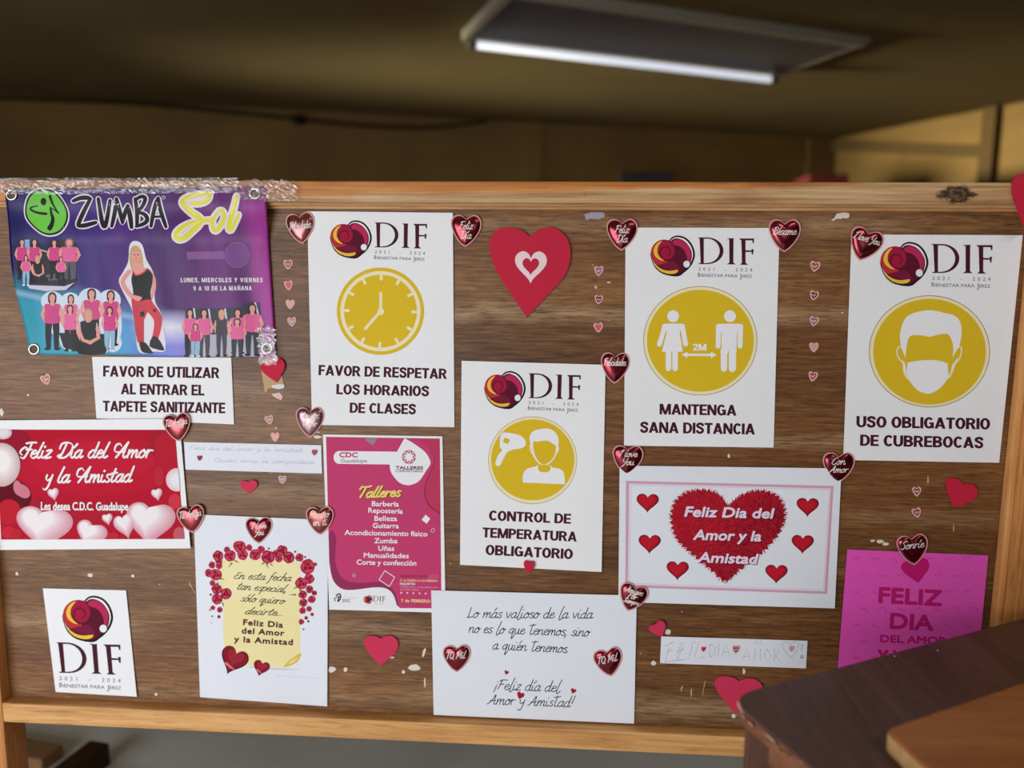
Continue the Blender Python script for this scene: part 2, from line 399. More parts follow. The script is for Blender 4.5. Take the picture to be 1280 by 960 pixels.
# ---- single-line pen letters; units: 10 = x-height, 20 = capitals, strokes separated by |
PEN = {
 'a': (10, "8,8 5,10 1,6 1,1 4,0 7,4 8,10|8,10 7,3 8,0 11,2"), 'b': (9, "3,20 1,8 1,1 4,0 8,4 7,9 4,9 1,5"), 'c': (8, "8,8 5,10 1,6 1,1 5,0 9,3"),
 'd': (10, "7,8 5,10 1,6 1,1 4,0 7,4 9,20|9,20 7,4 8,0 11,2"), 'e': (8, "2,5 6,6 7,8 5,10 2,8 1,4 2,1 5,0 9,3"), 'f': (7, "9,18 6,20 4,16 3,0 1,-9|1,10 7,10"),
 'g': (10, "8,8 5,10 1,6 1,2 4,1 7,5 8,10 7,-5 4,-9 1,-6 5,-1 11,2"), 'h': (9, "3,20 1,0|1,4 4,9 7,9 7,3 8,0 10,2"), 'i': (5, "1,9 1,2 3,0 6,2|2,14 2.4,14.8"),
 'ı': (5, "1,9 1,2 3,0 6,2"), 'j': (5, "3,9 2,-5 0,-9 -2,-6|4,14 4.4,14.8"), 'l': (5, "4,20 1,6 1,1 3,0 6,2"),
 'm': (14, "1,10 1,0|1,4 4,9 6,9 6,0|6,4 9,9 11,9 11,2 12,0 15,2"), 'n': (10, "1,10 1,0|1,4 4,9 7,9 7,2 8,0 11,2"), 'o': (9, "5,10 1,6 1,1 4,0 7,3 7,8 5,10 6,7 10,8"),
 'p': (9, "1,10 0,-9|1,5 4,10 8,8 7,2 4,0 1,3"), 'q': (10, "8,8 5,10 1,6 1,2 4,1 7,5 8,10|8,10 7,-9 11,-2"), 'r': (7, "1,10 1,0|1,5 3,9 7,9"), 's': (7, "7,9 4,10 2,7 6,4 6,1 3,0 0,2"),
 't': (7, "4,17 2,4 3,0 7,2|0,11 7,12"), 'u': (10, "1,10 1,2 3,0 6,3 7,10|7,10 7,2 9,0 11,2"), 'v': (8, "0,10 3,0 7,10"), 'y': (9, "1,10 1,5 4,3 7,6|8,10 6,-5 3,-9 0,-7"),
 'z': (8, "1,9 7,10 1,0 8,1"), 'ñ': (10, "1,10 1,0|1,4 4,9 7,9 7,2 8,0 11,2|2,13 4,14 5,13 7,14"),
 'F': (11, "5,20 3,8 1,0|1,17 5,20 13,20|2,11 9,11"), 'D': (13, "4,20 2,0|0,17 5,20 12,15 11,5 5,0 0,1"), 'A': (13, "-1,0 4,6 9,20 9,8 10,0 14,2|2,7 11,8"),
 'L': (9, "5,20 1,6 1,0 9,1"), 'T': (10, "6,20 4,0|0,19 12,20"), 'P': (10, "3,20 1,0|0,17 5,20 10,17 9,12 2,10"), 'E': (10, "10,18 6,20 3,16 6,11|6,11 1,8 1,2 5,0 11,4"),
 'C': (11, "10,16 8,20 3,14 1,4 5,0 11,4"), 'B': (11, "4,20 1,0|0,17 6,20 10,16 6,11 3,11|6,11 10,6 6,0 0,1"), 'S': (10, "11,17 8,20 3,16 7,10 7,3 3,0 0,3"),
 'I': (8, "2,16 8,20 5,10 3,0 0,2"), 'Y': (12, "2,20 2,11 6,10|12,20 7,0 2,-6"), 'M': (15, "0,0 4,20 6,5 12,20 12,0"), 'Q': (13, "7,20 2,14 2,4 6,0 11,6 10,16 7,20|7,5 13,-2"), 'K': (11, "3,20 1,0|11,20 2,9 11,0"),
 'N': (12, "1,0 3,20 8,0 12,20"), '4': (9, "6,20 1,7 9,7|7,12 6,-1"), '¡': (5, "3,8 1,-6|3,13 3.3,13.6"), '!': (5, "4,20 2,6|1,1 1.3,1.6"), ',': (4, "2,1 0,-4"), '.': (4, "1,0 1.4,0.6"), ' ': (7, ""),
}
for ch, base in (('í', 'ı'), ('á', 'a'), ('é', 'e'), ('ó', 'o')):
    w_, s_ = PEN[base]; PEN[ch] = (w_, s_ + ('|3,13 6,18' if ch != 'í' else '|2,13 5,18'))
def pen(body, p0, p1, xh, w, slant=0.2, nib=None, caps=1.0, glyphs=None, n=5, cap_w=1.0):
    """pen lettering along p0->p1, x-height xh and line width w in photo units"""
    G = dict(PEN); G.update(glyphs or {})
    pos = []; x = 0.0; lo, hi = 1e9, -1e9
    for ch in body:
        adv, ss = G[ch]; k = caps if ch.isupper() else 1.0; kw = cap_w if ch.isupper() else 1.0
        for st in ([q for q in ss.split('|') if q] if ss else []):
            pts = [tuple(map(float, c.split(','))) for c in st.split()]
            pts = [(x + px * kw + py * k * slant, py * k) for px, py in pts]
            pos.append(pts); lo = min([lo] + [q[0] for q in pts]); hi = max([hi] + [q[0] for q in pts])
        x += adv * kw
    dx, dy = p1[0] - p0[0], p1[1] - p0[1]; W = math.hypot(dx, dy); ux, uy = dx / W, dy / W
    out = []
    for pts in pos:
        q = [(p0[0] + dx * (a - lo) / (hi - lo) + uy * b * xh / 10, p0[1] + dy * (a - lo) / (hi - lo) - ux * b * xh / 10) for a, b in pts]
        out += stroke(smooth(q, n) if len(q) > 2 else q, w, nib=nib)
    return out

# ---- heavy sans capitals, drawn as solid shapes (capital height 1)
def _r(x0, y0, x1, y1): return [(x0, y0), (x1, y0), (x1, y1), (x0, y1)]
def _bowl(xs, y0, y1, X, w=0.235, h=0.18, n=14):
    cy, ry = (y0 + y1) / 2, (y1 - y0) / 2
    o = [(xs + (X - xs) * math.sin(PI * i / n), cy - ry * math.cos(PI * i / n)) for i in range(n + 1)]
    i_ = [(xs + max(0.02, X - xs - w) * math.sin(PI * i / n), cy - (ry - h) * math.cos(PI * i / n)) for i in range(n + 1)]
    return strip(o, i_) + [_r(0.1, y0, xs, y0 + h), _r(0.1, y1 - h, xs, y1)]
def _arc(a0, a1, cx=0.38, rx=0.38, n=26):
    f = lambda k, r1, r2: (cx + r1 * math.cos(math.radians(a0 + (a1 - a0) * k / n)), 0.5 + r2 * math.sin(math.radians(a0 + (a1 - a0) * k / n)))
    return strip([f(k, rx, 0.515) for k in range(n + 1)], [f(k, rx - 0.24, 0.325) for k in range(n + 1)])
_S = _r(0, 0, 0.235, 1)
_leg = ([(0, 0), (0.24, 0), (0.53, 1), (0.29, 1)], [(0.82, 0), (0.58, 0), (0.29, 1), (0.53, 1)])
HEAVY = {
 'A': (0.82, [*_leg, _r(0.2, 0.19, 0.62, 0.36)]), 'B': (0.72, [_S] + _bowl(0.38, 0.45, 1, 0.68) + _bowl(0.38, 0, 0.57, 0.72)), 'C': (0.70, _arc(40, 320)),
 'D': (0.75, [_S] + _bowl(0.35, 0, 1, 0.75)), 'E': (0.62, [_S, _r(0.1, 0, 0.62, 0.185), _r(0.1, 0.41, 0.58, 0.585), _r(0.1, 0.815, 0.61, 1)]), 'F': (0.60, [_S, _r(0.1, 0.40, 0.55, 0.58), _r(0.1, 0.815, 0.60, 1)]),
 'G': (0.77, _arc(40, 330) + [_r(0.40, 0.37, 0.755, 0.545), _r(0.535, 0.03, 0.755, 0.45)]), 'H': (0.76, [_S, _r(0.525, 0, 0.76, 1), _r(0.1, 0.40, 0.6, 0.59)]), 'I': (0.235, [_S]),
 'L': (0.58, [_S, _r(0.1, 0, 0.58, 0.19)]), 'M': (0.94, [_r(0, 0, 0.21, 1), _r(0.73, 0, 0.94, 1), [(0, 1), (0.27, 1), (0.57, 0), (0.37, 0)], [(0.94, 1), (0.67, 1), (0.37, 0), (0.57, 0)]]),
 'N': (0.76, [_r(0, 0, 0.215, 1), _r(0.545, 0, 0.76, 1), [(0, 1), (0.25, 1), (0.76, 0), (0.51, 0)]]), 'O': (0.76, _arc(0, 360, n=36)), 'P': (0.68, [_S] + _bowl(0.36, 0.37, 1, 0.68)),
 'R': (0.75, [_S] + _bowl(0.36, 0.40, 1, 0.70) + [[(0.30, 0.45), (0.52, 0.48), (0.76, 0), (0.50, 0)]]),
 'S': (0.68, stroke(smooth([(0.575, 0.70), (0.52, 0.86), (0.33, 0.915), (0.15, 0.83), (0.125, 0.70), (0.27, 0.575), (0.48, 0.47), (0.565, 0.30), (0.49, 0.135), (0.31, 0.085), (0.15, 0.155), (0.10, 0.32)], 4), 0.215, caps=False)),
 'T': (0.66, [_r(0, 0.81, 0.66, 1), _r(0.2125, 0, 0.4475, 1)]), 'U': (0.74, [_r(0, 0.36, 0.235, 1), _r(0.505, 0.36, 0.74, 1)] + strip([(0.37 - 0.37 * math.cos(PI * i / 14), 0.36 - 0.375 * math.sin(PI * i / 14)) for i in range(15)], [(0.37 - 0.135 * math.cos(PI * i / 14), 0.36 - 0.18 * math.sin(PI * i / 14)) for i in range(15)])),
 'V': (0.80, [[(0, 1), (0.245, 1), (0.52, 0), (0.28, 0)], [(0.80, 1), (0.555, 1), (0.28, 0), (0.52, 0)]]), 'Z': (0.66, [_r(0.03, 0.82, 0.66, 1), _r(0, 0, 0.66, 0.18), [(0, 0.14), (0.30, 0.14), (0.66, 0.86), (0.36, 0.86)]]),
 'Y': (0.80, [[(0, 1), (0.26, 1), (0.52, 0.42), (0.28, 0.38)], [(0.80, 1), (0.54, 1), (0.28, 0.42), (0.52, 0.38)], _r(0.285, 0, 0.515, 0.45)]), '1': (0.42, [_r(0.2, 0, 0.42, 1), [(0, 0.72), (0.25, 0.78), (0.3, 1), (0.2, 0.95), (0, 0.86)]]), '0': (0.66, _arc(0, 360, 0.33, 0.33, 36)),
 '9': (0.66, strip(ell(0.33, 0.66, 0.33, 0.345, 30), ell(0.33, 0.67, 0.12, 0.18, 30), True) + stroke(smooth([(0.555, 0.66), (0.54, 0.35), (0.42, 0.12), (0.14, 0.10)], 4), 0.2, caps=False)),
 '2': (0.66, stroke(smooth([(0.11, 0.66), (0.16, 0.86), (0.34, 0.915), (0.53, 0.82), (0.53, 0.65), (0.36, 0.42), (0.14, 0.15)], 4), 0.2, caps=False) + [_r(0.02, 0, 0.65, 0.18)]), ',': (0.24, [[(0, 0.2), (0.22, 0.2), (0.14, -0.18), (0, -0.18)]]), ' ': (0.30, []),
}
HEAVY['Ñ'] = (0.76, HEAVY['N'][1] + [_r(0.2, 1.1, 0.56, 1.22)])
def heavy(body, p0, p1, cap, track=0.03):
    x = 0.0; items = []
    for ch in body:
        w, ps = HEAVY[ch]
        for i, p in enumerate(ps): items.append((x, p, i))
        x += w + track
    tot = x - track; dx, dy = p1[0] - p0[0], p1[1] - p0[1]; W = math.hypot(dx, dy); ux, uy = dx / W, dy / W; out = []
    for ox, p, i in items:
        q = PL((p0[0] + dx * (ox + a) / tot + uy * b * cap, p0[1] + dy * (ox + a) / tot - ux * b * cap) for a, b in p); q.dz = (i % 9) * 0.1; out.append(q)
    return out

# ---- hearts
def heart_unit(n=44):
    pts = []
    for i in range(n):
        t = 2 * PI * i / n; pts.append((16 * math.sin(t) ** 3 / 32.0, -(13 * math.cos(t) - 5 * math.cos(2 * t) - 2 * math.cos(3 * t) - math.cos(4 * t) + 2.5) / 29.0))
    return pts
_fs = [(515, 385), (560, 362), (640, 310), (720, 300), (790, 350), (830, 440), (822, 560), (770, 680), (690, 790), (600, 880), (518, 935), (508, 935), (420, 880), (330, 770), (260, 640), (215, 500), (222, 400), (270, 330), (350, 300), (430, 312), (492, 358)]
STICK = [((x - 522) / 615.0, (y - 617) / 635.0) for x, y in smooth(_fs, 2, True)]
_fo = [(502, 370), (470, 344), (440, 330), (370, 316), (300, 335), (258, 400), (260, 470), (300, 580), (370, 690), (440, 790), (490, 858), (496, 858), (560, 790), (640, 700), (710, 620), (745, 540), (752, 450), (725, 370), (660, 318), (600, 316), (540, 338)]
FOAM = [((x - 505) / 494.0, (y - 587) / 542.0) for x, y in smooth(_fo, 3, True)]
HEART = heart_unit()
def heart(cx, cy, w, h, rot=0.0, unit=None):
    c, s = math.cos(rot), math.sin(rot)
    return [(cx + (x * w) * c - (y * h) * s, cy + (x * w) * s + (y * h) * c) for x, y in (unit or HEART)]
def slab(bm, poly, h0, h1, mi=0, round_=0.0):
    """solid plate: outline poly, back at h0, face at h1 in front of the board"""
    top = [bm.verts.new(P(x, y, h1)) for x, y in poly]
    bot = [bm.verts.new(Vector((v.co.x, -h0, v.co.z))) for v in top]
    fs = [bm.faces.new(top), bm.faces.new(bot[::-1])]
    n = len(poly)
    for i in range(n): fs.append(bm.faces.new([top[i], bot[i], bot[(i + 1) % n], top[(i + 1) % n]]))
    for f in fs: f.material_index = mi
    return fs
def finish(bm): bmesh.ops.recalc_face_normals(bm, faces=bm.faces); return bm

# ---- paper sheets: a bent grid of paper with a real edge
def warp(corners, base, amp, seed=0, curl=(0, 0, 0, 0), kx=1.3, ky=1.1):
    (tl, tr, br, bl) = corners; r = random.Random(seed); ph1, ph2 = r.uniform(0, 6.28), r.uniform(0, 6.28)
    ex = (tr[0] - tl[0], tr[1] - tl[1]); ey = (bl[0] - tl[0], bl[1] - tl[1]); det = ex[0] * ey[1] - ex[1] * ey[0]
    def hf(px, py):
        dx, dy = px - tl[0], py - tl[1]; s = (dx * ey[1] - dy * ey[0]) / det; t = (ex[0] * dy - ex[1] * dx) / det
        h = base + amp * (0.5 + 0.3 * math.sin(6.28 * kx * s + ph1 + 1.3 * t) + 0.2 * math.sin(6.28 * ky * t + ph2 + s))
        for c, (cs, ct) in zip(curl, ((0, 0), (1, 0), (1, 1), (0, 1))):
            if c:
                d = math.hypot(s - cs, t - ct)
                if d < 0.45: h += c * (1 - d / 0.45) ** 2
        return h
    return hf
def sheet_bm(corners, hf, thick=0.0003, edge=None, cell=9):
    (tl, tr, br, bl) = corners
    n = max(4, int(math.hypot(tr[0] - tl[0], tr[1] - tl[1]) / cell)); m = max(3, int(math.hypot(bl[0] - tl[0], bl[1] - tl[1]) / cell))
    bm = bmesh.new(); g = []; gb = []
    for j in range(m + 1):
        t = j / m; ra = []; rb = []
        for i in range(n + 1):
            s = i / n
            x = (tl[0] * (1 - s) + tr[0] * s) * (1 - t) + (bl[0] * (1 - s) + br[0] * s) * t
            y = (tl[1] * (1 - s) + tr[1] * s) * (1 - t) + (bl[1] * (1 - s) + br[1] * s) * t
            if edge: x, y = edge(x, y, s, t)
            p = P(x, y, hf(x, y)); ra.append(bm.verts.new(p)); rb.append(bm.verts.new(p + Vector((0, thick, 0))))
        g.append(ra); gb.append(rb)
    for j in range(m):
        for i in range(n):
            bm.faces.new([g[j][i], g[j + 1][i], g[j + 1][i + 1], g[j][i + 1]]); bm.faces.new([gb[j][i], gb[j][i + 1], gb[j + 1][i + 1], gb[j + 1][i]])
    per = [(0, i) for i in range(n)] + [(j, n) for j in range(m)] + [(m, i) for i in range(n, 0, -1)] + [(j, 0) for j in range(m, 0, -1)]
    for k in range(len(per)):
        a, b = per[k], per[(k + 1) % len(per)]; bm.faces.new([g[a[0]][a[1]], g[b[0]][b[1]], gb[b[0]][b[1]], gb[a[0]][a[1]]])
    return finish(bm)
def sheet(name, label, cat, corners, m, base=0.0012, amp=0.0012, seed=0, curl=(0, 0, 0, 0), group=None, part='paper', edge=None, kx=1.3, ky=1.1):
    hf = warp(corners, base, amp, seed, curl, kx, ky)
    bl, br = corners[3], corners[2]; mid = P((bl[0] + br[0]) / 2, (bl[1] + br[1]) / 2, base)
    root = thing(name, label, cat, mid, group)
    link_mesh(part, sheet_bm(corners, hf, edge=edge), m, root, smooth=False)
    return root, hf
# ------------------------------------------------------------------ the room
def wall_mat(c, name, mortar=0.9):
    m, t, b = newmat(name, 0.85, 0.15)
    n = t.noise(t.coords((1.2, 1.2, 1.2)), 1, 4, 0.6); n2 = t.noise(t.coords((30, 30, 30)), 1, 3, 0.6)
    a = W4(c, 0.85); lo = tuple(v * 0.8 for v in a[:3]) + (1,)
    cc = t.ramp(n, [(0.35, lo), (0.6, a)])
    br = t.n('ShaderNodeTexBrick'); br.offset = 0.5
    br.inputs['Color1'].default_value = (1, 1, 1, 1); br.inputs['Color2'].default_value = (0.95, 0.95, 0.95, 1); br.inputs['Mortar'].default_value = (mortar,) * 3 + (1,)
    br.inputs['Scale'].default_value = 1.0; br.inputs['Mortar Size'].default_value = 0.012; br.inputs['Brick Width'].default_value = 0.8; br.inputs['Row Height'].default_value = 0.22
    tc = t.n('ShaderNodeTexCoord'); sp = t.n('ShaderNodeSeparateXYZ'); cb = t.n('ShaderNodeCombineXYZ')
    t.link(tc.outputs['Object'], sp.inputs[0]); t.link(t.math('ADD', sp.outputs[0], sp.outputs[1]), cb.inputs[0]); t.link(sp.outputs[2], cb.inputs[1]); t.link(cb.outputs[0], br.inputs['Vector'])
    t.link(t.mix(1.0, cc, br.outputs['Color'], 'MULTIPLY'), b.inputs['Base Color'])
    t.link(t.bump(n2, 0.15, 0.003), b.inputs['Normal'])
    return m
M_WALL = wall_mat((128, 102, 60), 'painted_block_wall'); 
def ceil_mat():
    m, t, b = newmat('ceiling_plaster', 0.9, 0.1)
    n = t.noise(t.coords((0.7, 0.7, 0.7)), 1, 4, 0.6)
    c = t.ramp(n, [(0.35, W4((102, 87, 58))), (0.62, W4((112, 97, 66)))])
    tc = t.n('ShaderNodeTexCoord'); sp = t.n('ShaderNodeSeparateXYZ'); t.link(tc.outputs['Object'], sp.inputs[0])
    q = on_z(505, 18, CEIL)                                                     # an old damp stain
    dx = t.math('MULTIPLY', t.math('SUBTRACT', sp.outputs[0], q.x), 3.2); dy = t.math('MULTIPLY', t.math('SUBTRACT', sp.outputs[1], q.y), 3.4)
    r = t.math('ADD', t.math('SQRT', t.math('ADD', t.math('MULTIPLY', dx, dx), t.math('MULTIPLY', dy, dy))), t.math('MULTIPLY', t.math('SUBTRACT', t.noise(t.coords((4, 4, 4)), 1, 3), 0.5), 0.8))
    c = t.mix(t.math('MULTIPLY', t.ramp(r, [(0.4, (1, 1, 1)), (1.0, (0, 0, 0))]), 0.45), c, W4((96, 70, 42)))
    t.link(c, b.inputs['Base Color']); return m
def floor_mat():
    m, t, b = newmat('floor_concrete', 0.5, 0.3)
    n = t.noise(t.coords((1.5, 1.5, 1.5)), 1, 5, 0.6)
    t.link(t.ramp(n, [(0.35, W4((196, 196, 194))), (0.65, W4((220, 220, 218)))]), b.inputs['Base Color'])
    return m
def vpoly(bm, a, b, z0, z1, th, side=1):
    """upright slab along the line a->b, thickness th to one side"""
    d = Vector((b[0] - a[0], b[1] - a[1], 0)).normalized(); nrm = Vector((-d.y, d.x, 0)) * th * side
    pts = [Vector((a[0], a[1], 0)), Vector((b[0], b[1], 0)), Vector((b[0], b[1], 0)) + nrm, Vector((a[0], a[1], 0)) + nrm]
    prism(bm, pts, z0, z1); finish(bm)
BWs = 0.278
corner = (2.54, 6.124)
bw = lambda x: corner[1] + BWs * (x - corner[0])
rwd = Vector((0.967, -1.713)).normalized()
rw = lambda d: (corner[0] + rwd.x * d, corner[1] + rwd.y * d)
FX = rw(11.9)
bm = bmesh.new(); prism(bm, [(-4.8, -4.4), (9.0, -4.4), (9.0, 6.6), (-4.8, 6.6)], -0.1, 0.0); finish(bm); struct('floor', bm, floor_mat())
bm = bmesh.new(); prism(bm, [(-4.8, -4.4), (9.0, -4.4), (9.0, 6.6), (-4.8, 6.6)], CEIL, CEIL + 0.1); finish(bm); struct('ceiling', bm, ceil_mat())
bm = bmesh.new(); vpoly(bm, (-4.7, bw(-4.7)), corner, 0, CEIL, 0.12); struct('wall_back', bm, M_WALL)
bm = bmesh.new(); vpoly(bm, corner, FX, 0, CEIL, 0.12); struct('wall_right', bm, M_WALL)
bm = bmesh.new(); vpoly(bm, (-4.6, -4.3), (-4.6, bw(-4.6)), 0, CEIL, 0.12); struct('wall_left', bm, M_WALL)
bm = bmesh.new(); vpoly(bm, (-4.7, -4.3), (9.0, -4.3), 0, CEIL, -0.12); struct('wall_front', bm, M_WALL)
# painted beam and pier on the right wall, pier on the back wall
M_BEAM = wall_mat((88, 70, 42), 'painted_concrete', 1.0)
def rw_at(px, py_any=None):      # distance along the right wall seen at photo column px (ceiling line)
    d = ray(px, 170); n = Vector((rwd.y, -rwd.x)); c = Vector(corner); o = Vector((CAM.x, CAM.y))
    s = (c - o).dot(n) / Vector((d.x, d.y)).dot(n); q = o + Vector((d.x, d.y)) * s; return (q - c).dot(rwd), s
d0, s0 = rw_at(1004); d1, s1 = rw_at(1232); d2, _ = rw_at(1246)
zb = CAM.z + ray(1230, 190).z * s1
za = CAM.z + ray(1004, 180).z * s0
pa, pb = Vector((*rw(d0), za)), Vector((*rw(d1), zb)); bd = (pb - pa); bl_ = bd.length; bd.normalize(); bn = Vector((rwd.y, -rwd.x, 0)); bn = bn if bn.x < 0 else -bn
bm = bmesh.new(); obox(bm, pa - Vector((0, 0, 0.04)), bd, bn, bd.cross(bn).normalized() * (1 if bd.cross(bn).z > 0 else -1), (bl_, 0.05, 0.085)); struct('trim_1', bm, M_BEAM)
bm = bmesh.new(); vpoly(bm, rw(d1), rw(d1 + 0.10), 0, CEIL, -0.06); struct('trim_2', bm, M_BEAM)
bm = bmesh.new(); vpoly(bm, (-0.22, bw(-0.22)), (-0.06, bw(-0.06)), 0, CEIL, -0.02); struct('trim_3', bm, M_WALL)
bm = bmesh.new(); vpoly(bm, (2.28, bw(2.28)), (corner[0] - 0.01, corner[1]), 0, CEIL, -0.02); struct('trim_4', bm, M_WALL)

# cable along the joint of the back wall and the ceiling
cpts = [(-4.5, 2.44), (-3.9, 2.475), (-3.0, 2.49), (-2.4, 2.465), (-1.9, 2.44), (-1.4, 2.415), (-0.9, 2.43), (-0.5, 2.50)]
bm = bmesh.new(); sm = [(x, bw(x) - 0.075, z) for x, z in smooth(cpts, 6)]; tube(bm, sm, 0.012, 8); finish(bm)
cab = link_mesh('electric_cable', bm, mat((30, 24, 18), 0.6), None, sm[0], smooth=True)
tag(cab, 'dark electric cable sagging along the top of the back wall', 'cable')
for x in (-1.9,):
    z = 2.44 if x < 0 else 2.40
    bm = bmesh.new(); box(bm, (x - 0.035, bw(x) - 0.105, z - 0.03), (x + 0.035, bw(x) + 0.01, z + 0.03), 0.008); link_mesh('cable_clip', bm, mat((40, 30, 22), 0.6), cab)

# fluorescent fitting on the ceiling
A0 = on_z(590, 48, CEIL - 0.05); A1 = on_z(972, 94, CEIL - 0.05); ex = (A1 - A0); ex.z = 0; LEN = ex.length; ex.normalize(); ey = Vector((ex.y, -ex.x, 0)) 
fit = thing('fluorescent_light', 'long grey fluorescent ceiling light with one pale tube on its near edge', 'ceiling light', A0 + ex * LEN / 2 + Vector((0, 0, 0.05)))
WID = 0.60
M_FRAME = mat((158, 150, 134), 0.6); M_REFL = mat((92, 86, 86), 0.55, 0.0)
z1 = CEIL; o = A0 + ey * 0.05; o.z = z1 - 0.07; away = ey
LX = LEN + 0.05
def fpart(name, m, u0, u1, w0, w1, h0, h1, bev=0.004, parent=fit, sm=False):
    bm = bmesh.new(); oo = A0 + ex * u0 + away * w0; oo.z = z1 - h1; obox(bm, oo, ex, away, Vector((0, 0, 1)), (u1 - u0, w1 - w0, h1 - h0), bev); return link_mesh(name, finish(bm), m, parent)
fpart('reflector_pan', M_REFL, 0.0, LX, -0.02, WID, 0.0, 0.03)
fpart('frame_rail', M_FRAME, -0.035, LX, -0.06, -0.02, 0.0, 0.045); fpart('frame_rail', M_FRAME, -0.035, LX, WID, WID + 0.035, 0.0, 0.05)
fpart('frame_end', M_FRAME, -0.04, 0.0, -0.06, WID + 0.035, 0.0, 0.055); fpart('frame_end', M_FRAME, LX, LX + 0.03, -0.06, WID + 0.035, 0.0, 0.03)
m_t = bpy.data.materials.new('lit_tube'); m_t.use_nodes = True; b_ = m_t.node_tree.nodes['Principled BSDF']
b_.inputs['Base Color'].default_value = (0.85, 0.87, 0.9, 1); b_.inputs['Emission Color'].default_value = (0.82, 0.87, 1.0, 1); b_.inputs['Emission Strength'].default_value = 0.75
bm = bmesh.new(); q0 = A0 - ey * 0.03; q1 = q0 + ex * LEN; q0.z = q1.z = z1 - 0.07; tube(bm, [q0 + ex * 0.02, q1], 0.019, 14)
tb = link_mesh('tube', finish(bm), m_t, fit, smooth=True)
for q, dd in ((q0, 1), (q1, -1)):
    bm = bmesh.new(); tube(bm, [q - ex * 0.02 * dd, q + ex * 0.03 * dd], 0.021, 14); link_mesh('end_cap', finish(bm), mat((120, 112, 96), 0.4, 0.3), tb, smooth=True)
    bm = bmesh.new(); obox(bm, q + ex * (0.0 if dd > 0 else -0.03) - ey * 0.02 + Vector((0, 0, 0.012)), ex, ey, Vector((0, 0, 1)), (0.03, 0.04, 0.06), 0.004); link_mesh('lamp_holder', finish(bm), M_FRAME, fit)

# things far behind the board, only their tops seen above the rail
def far_cabinet(px0, px1, ptop, y, m, label):
    a = on_y(px0, ptop, y); b = on_y(px1, ptop, y); x0, x1, zt = a.x, b.x, a.z; cx = (x0 + x1) / 2
    t = thing('cabinet', label, 'cabinet', (cx, y, 0), 'cabinets far behind the board')
    bm = bmesh.new(); box(bm, (x0, y + 0.018, 0.06), (x1, y + 0.36, zt), 0.006); link_mesh('carcass', bm, m, t)
    bm = bmesh.new(); box(bm, (x0 + 0.02, y + 0.04, 0.0), (x1 - 0.02, y + 0.34, 0.06), 0.002); link_mesh('plinth', bm, mat((30, 28, 28)), t)
    for s_, u0, u1 in ((1, x0 + 0.004, cx - 0.002), (-1, cx + 0.002, x1 - 0.004)):
        bm = bmesh.new(); box(bm, (u0, y, 0.07), (u1, y + 0.018, zt - 0.012), 0.003); d_ = link_mesh('door', bm, m, t)
        hx = (u1 - 0.03) if s_ > 0 else (u0 + 0.03)
        bm = bmesh.new(); tube(bm, [(hx, y - 0.02, 0.95), (hx, y - 0.02, 1.10)], 0.006, 8)
        tube(bm, [(hx, y - 0.02, 0.96), (hx, y + 0.001, 0.96)], 0.005, 6); tube(bm, [(hx, y - 0.02, 1.09), (hx, y + 0.001, 1.09)], 0.005, 6); link_mesh('handle', finish(bm), mat((150, 148, 146), 0.35, 0.8), d_)
far_cabinet(776, 842, 214, 4.6, mat((26, 24, 26), 0.6), 'black cabinet whose top just shows over the board, left of the red one')
far_cabinet(1012, 1062, 217, 4.3, mat((84, 32, 34), 0.6), 'dull red cabinet whose top just shows over the board near the yellow wall')

# wooden foot on the floor seen under the bottom rail
ft = thing('wooden_stand', 'brown wooden stand foot on the floor below the bottom rail, left', 'stand', on_z(90, 955, 0))
p0, p1 = on_z(118, 936, 0.05), on_z(72, 972, 0.05); d = (p1 - p0); d.z = 0; L = d.length; d.normalize(); n = Vector((-d.y, d.x, 0))
bm = bmesh.new(); obox(bm, p0 - n * 0.03 - Vector((0, 0, 0.05)) - d * 0.02, d, n, Vector((0, 0, 1)), (L + 0.2, 0.06, 0.06), 0.008); link_mesh('foot_bar', finish(bm), mat((62, 40, 28), 0.5), ft)
q = on_z(32, 938, 0.03); qq = on_z(84, 948, 0.03); d2_ = (qq - q); d2_.z = 0; L2 = d2_.length; d2_.normalize(); n2_ = Vector((-d2_.y, d2_.x, 0))
bm = bmesh.new(); obox(bm, q - n2_ * 0.03 - Vector((0, 0, 0.03)) - d2_ * 0.15, d2_, n2_, Vector((0, 0, 1)), (L2 + 0.1, 0.07, 0.035), 0.006); link_mesh('cross_bar', finish(bm), mat((140, 106, 74), 0.5), ft)

# ------------------------------------------------------------------ the notice board
board = thing('notice_board', 'wide brown veneer notice board in an orange pine frame', 'notice board', (0, 0, 0))
X0, X1 = -BW / 2, BW / 2
bm = bmesh.new(); box(bm, (X0 - 0.02, 0.0, ZB - 0.012), (X1 + 0.02, 0.012, ZB + BH + 0.012)); link_mesh('panel', bm, M_VENEER, board, (0, 0, ZB))
zt1 = P(640, 226.5, 0.02).z; zt0 = P(640, 253.5, 0.02).z; zm = P(640, 262, 0.008).z
bm = bmesh.new(); box(bm, (X0 - 0.045, -0.02, zt0), (X1 + 0.042, 0.03, zt1), 0.003); link_mesh('top_rail', bm, M_RAIL, board, RAIL_C)
bm = bmesh.new(); box(bm, (X0 - 0.0, -0.014, zm + 0.004), (X1, 0.002, zt0 + 0.001), 0.003); box(bm, (X0, -0.008, zm), (X1, 0.001, zm + 0.005), 0.002); link_mesh('top_moulding', bm, M_LIP, board, RAIL_C)
zb1 = P(480, 901, 0.02).z; zb0 = P(480, 925.5, 0.02).z; zbm = P(480, 898, 0.008).z
bm = bmesh.new(); box(bm, (X0 - 0.0, -0.02, zb0), (X1, 0.03, zb1), 0.003); link_mesh('bottom_rail', bm, M_PINE, board, (0, 0, zb0))
